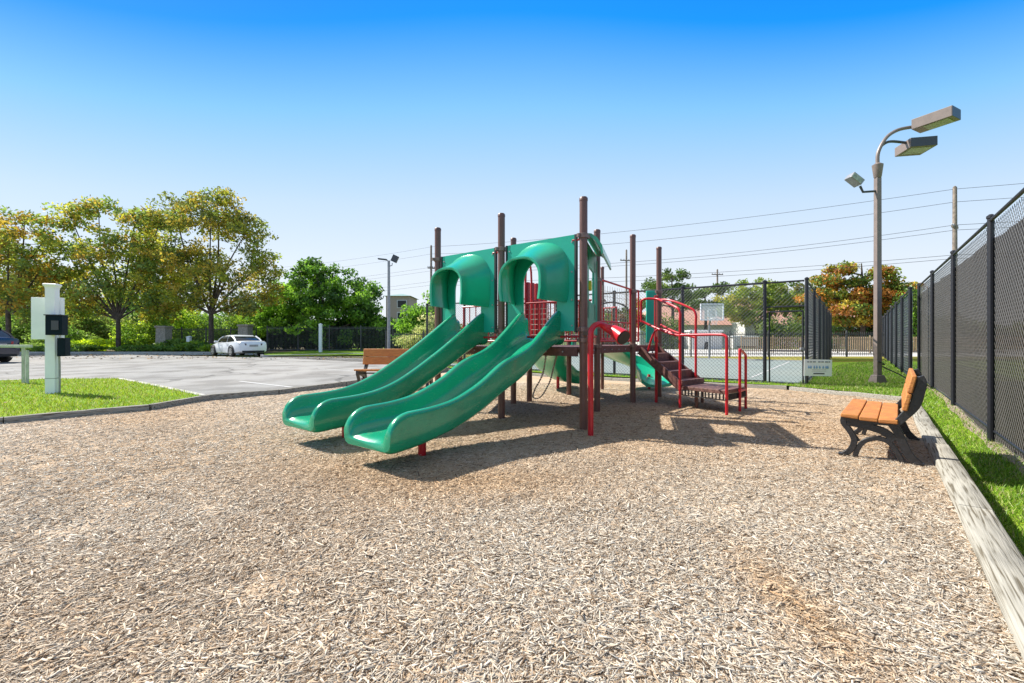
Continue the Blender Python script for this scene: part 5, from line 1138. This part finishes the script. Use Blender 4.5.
# ------------------------------------------------------------------ basketball hoop
bx, by = X(712, 24.2), 24.2; zb_ = G(by)
bh = thing('basketball_hoop', 'clear basketball board with white frame on a pole across the court', 'basketball hoop', (bx, by, zb_))
mb = MB(); mb.tube([(bx + .3, by + 1.0, zb_), (bx + .3, by + 1.0, 2.2), (bx, by + .1, 2.75)], .06, 8); obj('pole', mb, M['steel'], bh)
mb = MB(); w, h = .62, .44; cz = 1.25 + (341.5 - 312) / 440 * by
for a, b in (((-w, -h), (w, -h)), ((w, -h), (w, h)), ((w, h), (-w, h)), ((-w, h), (-w, -h))): mb.beam((bx + a[0], by, cz + a[1]), (bx + b[0], by, cz + b[1]), .05, .06, up=(0, 1, 0))
for a, b in (((-.22, -.25), (.22, -.25)), ((.22, -.25), (.22, .12)), ((.22, .12), (-.22, .12)), ((-.22, .12), (-.22, -.25))): mb.beam((bx + a[0], by - .02, cz + a[1]), (bx + b[0], by - .02, cz + b[1]), .02, .04, up=(0, 1, 0))
obj('board_frame', mb, M['white'], bh, smooth=False)
pm = screenmat('clear_board', (.55, .6, .6), .35)
mb = MB(); mb.box((bx, by, cz), (2 * w - .02, .012, 2 * h - .02)); obj('backboard', mb, pm, bh, smooth=False)
mb = MB(); mb.tube([(bx + .2 * math.cos(a), by - .28 + .2 * math.sin(a), cz - .36) for a in [k * math.pi / 10 for k in range(20)]], .015, 6, closed=True); obj('rim', mb, M['white'], bh)
mb = MB()
for k in range(10): a = k * math.pi / 5; mb.tube([(bx + .2 * math.cos(a), by - .28 + .2 * math.sin(a), cz - .37), (bx + .11 * math.cos(a + .4), by - .28 + .11 * math.sin(a + .4), cz - .72)], .006, 4)
obj('net', mb, M['white'], bh)

# ------------------------------------------------------------------ buildings
def house(label, px0, px1, Y, zwall, zroof, dpt, wallm, roofm, wins, name='house', overhang=.3, flat=False):
    x0, x1 = X(px0, Y), X(px1, Y); t = thing(name, label, 'building', ((x0 + x1) / 2, Y, G(Y)))
    mb = MB(); mb.box(((x0 + x1) / 2, Y + dpt / 2, (G(Y) + zwall) / 2), (x1 - x0, dpt, zwall - G(Y))); obj('wall', mb, wallm, t, smooth=False)
    mb = MB(); o_ = overhang
    if flat: mb.box(((x0 + x1) / 2, Y + dpt / 2, (zwall + zroof) / 2 + .003), (x1 - x0 + 2 * o_, dpt + 2 * o_, zroof - zwall))
    else:
        i = min(dpt / 2, (x1 - x0) / 2) * .9
        mb.add([(x0 - o_, Y - o_, zwall), (x1 + o_, Y - o_, zwall), (x1 + o_, Y + dpt + o_, zwall), (x0 - o_, Y + dpt + o_, zwall), (x0 + i, Y + dpt / 2, zroof), (x1 - i, Y + dpt / 2, zroof)], [(0, 1, 5, 4), (1, 2, 5), (2, 3, 4, 5), (3, 0, 4), (3, 2, 1, 0)])
    obj('roof', mb, roofm, t, smooth=False)
    for (a, b, z0, z1) in wins:
        mb = MB(); mb.box((X((a + b) / 2, Y), Y - .02, (z0 + z1) / 2), (X(b, Y) - X(a, Y), .05, z1 - z0)); f = obj('window', mb, M['wallw'], t, smooth=False)
        mb = MB(); mb.box((X((a + b) / 2, Y), Y - .05, (z0 + z1) / 2), ((X(b, Y) - X(a, Y)) * .85, .03, (z1 - z0) * .85)); obj('pane', mb, M['dark'], f, smooth=False)
    return t
def ZP_(y, Y): return 1.25 + (341.5 - y) / 440 * Y
house('tan brick tower with a green roof behind the slim lamp post', 386, 409, 60, ZP_(296, 60), ZP_(292, 60), 5, M['brick'], M['roofg'], [(397, 407, ZP_(308, 60), ZP_(300, 60)), (397, 407, ZP_(324, 60), ZP_(312, 60))], name='tower_building')
house('long low house with a salmon roof behind the basketball board', 640, 880, 62, ZP_(325, 62), ZP_(300, 62), 9, M['wallw'], M['roofs'], [(742, 756, ZP_(333, 62), ZP_(326.5, 62)), (800, 806, ZP_(334, 62), ZP_(328, 62))])
o = house('small white shed with a black mark on its wall beyond the court', 692, 722, 44, ZP_(331.5, 44), ZP_(330, 44), 2.5, M['wallw'], M['white'], [], name='shed', overhang=.1, flat=True)
mb = MB(); mb.tube([(X(706, 44), 43.96, ZP_(348, 44)), (X(706.3, 44), 43.96, ZP_(343.5, 44))], .3, 10); mb2 = MB(); mb2.box((X(706.3, 44), 43.98, ZP_(346, 44)), (.36, .05, .85), rot=Matrix.Rotation(.15, 3, 'Y')); k = obj('wall_opening', mb2, M['dark'], o, smooth=False, bevel=.02)
house('low white outbuilding with a strip window beyond the court', 733, 758, 46, ZP_(337, 46), ZP_(335.8, 46), 3, M['wallw'], M['white'], [(735, 757, ZP_(347.6, 46), ZP_(346, 46))], name='outbuilding', overhang=.1, flat=True)
house('white panelled box building in the trees beyond the court', 745, 763, 52, ZP_(323, 52), ZP_(321.5, 52), 3, M['wallw'], M['white'], [], name='outbuilding', overhang=.1, flat=True)
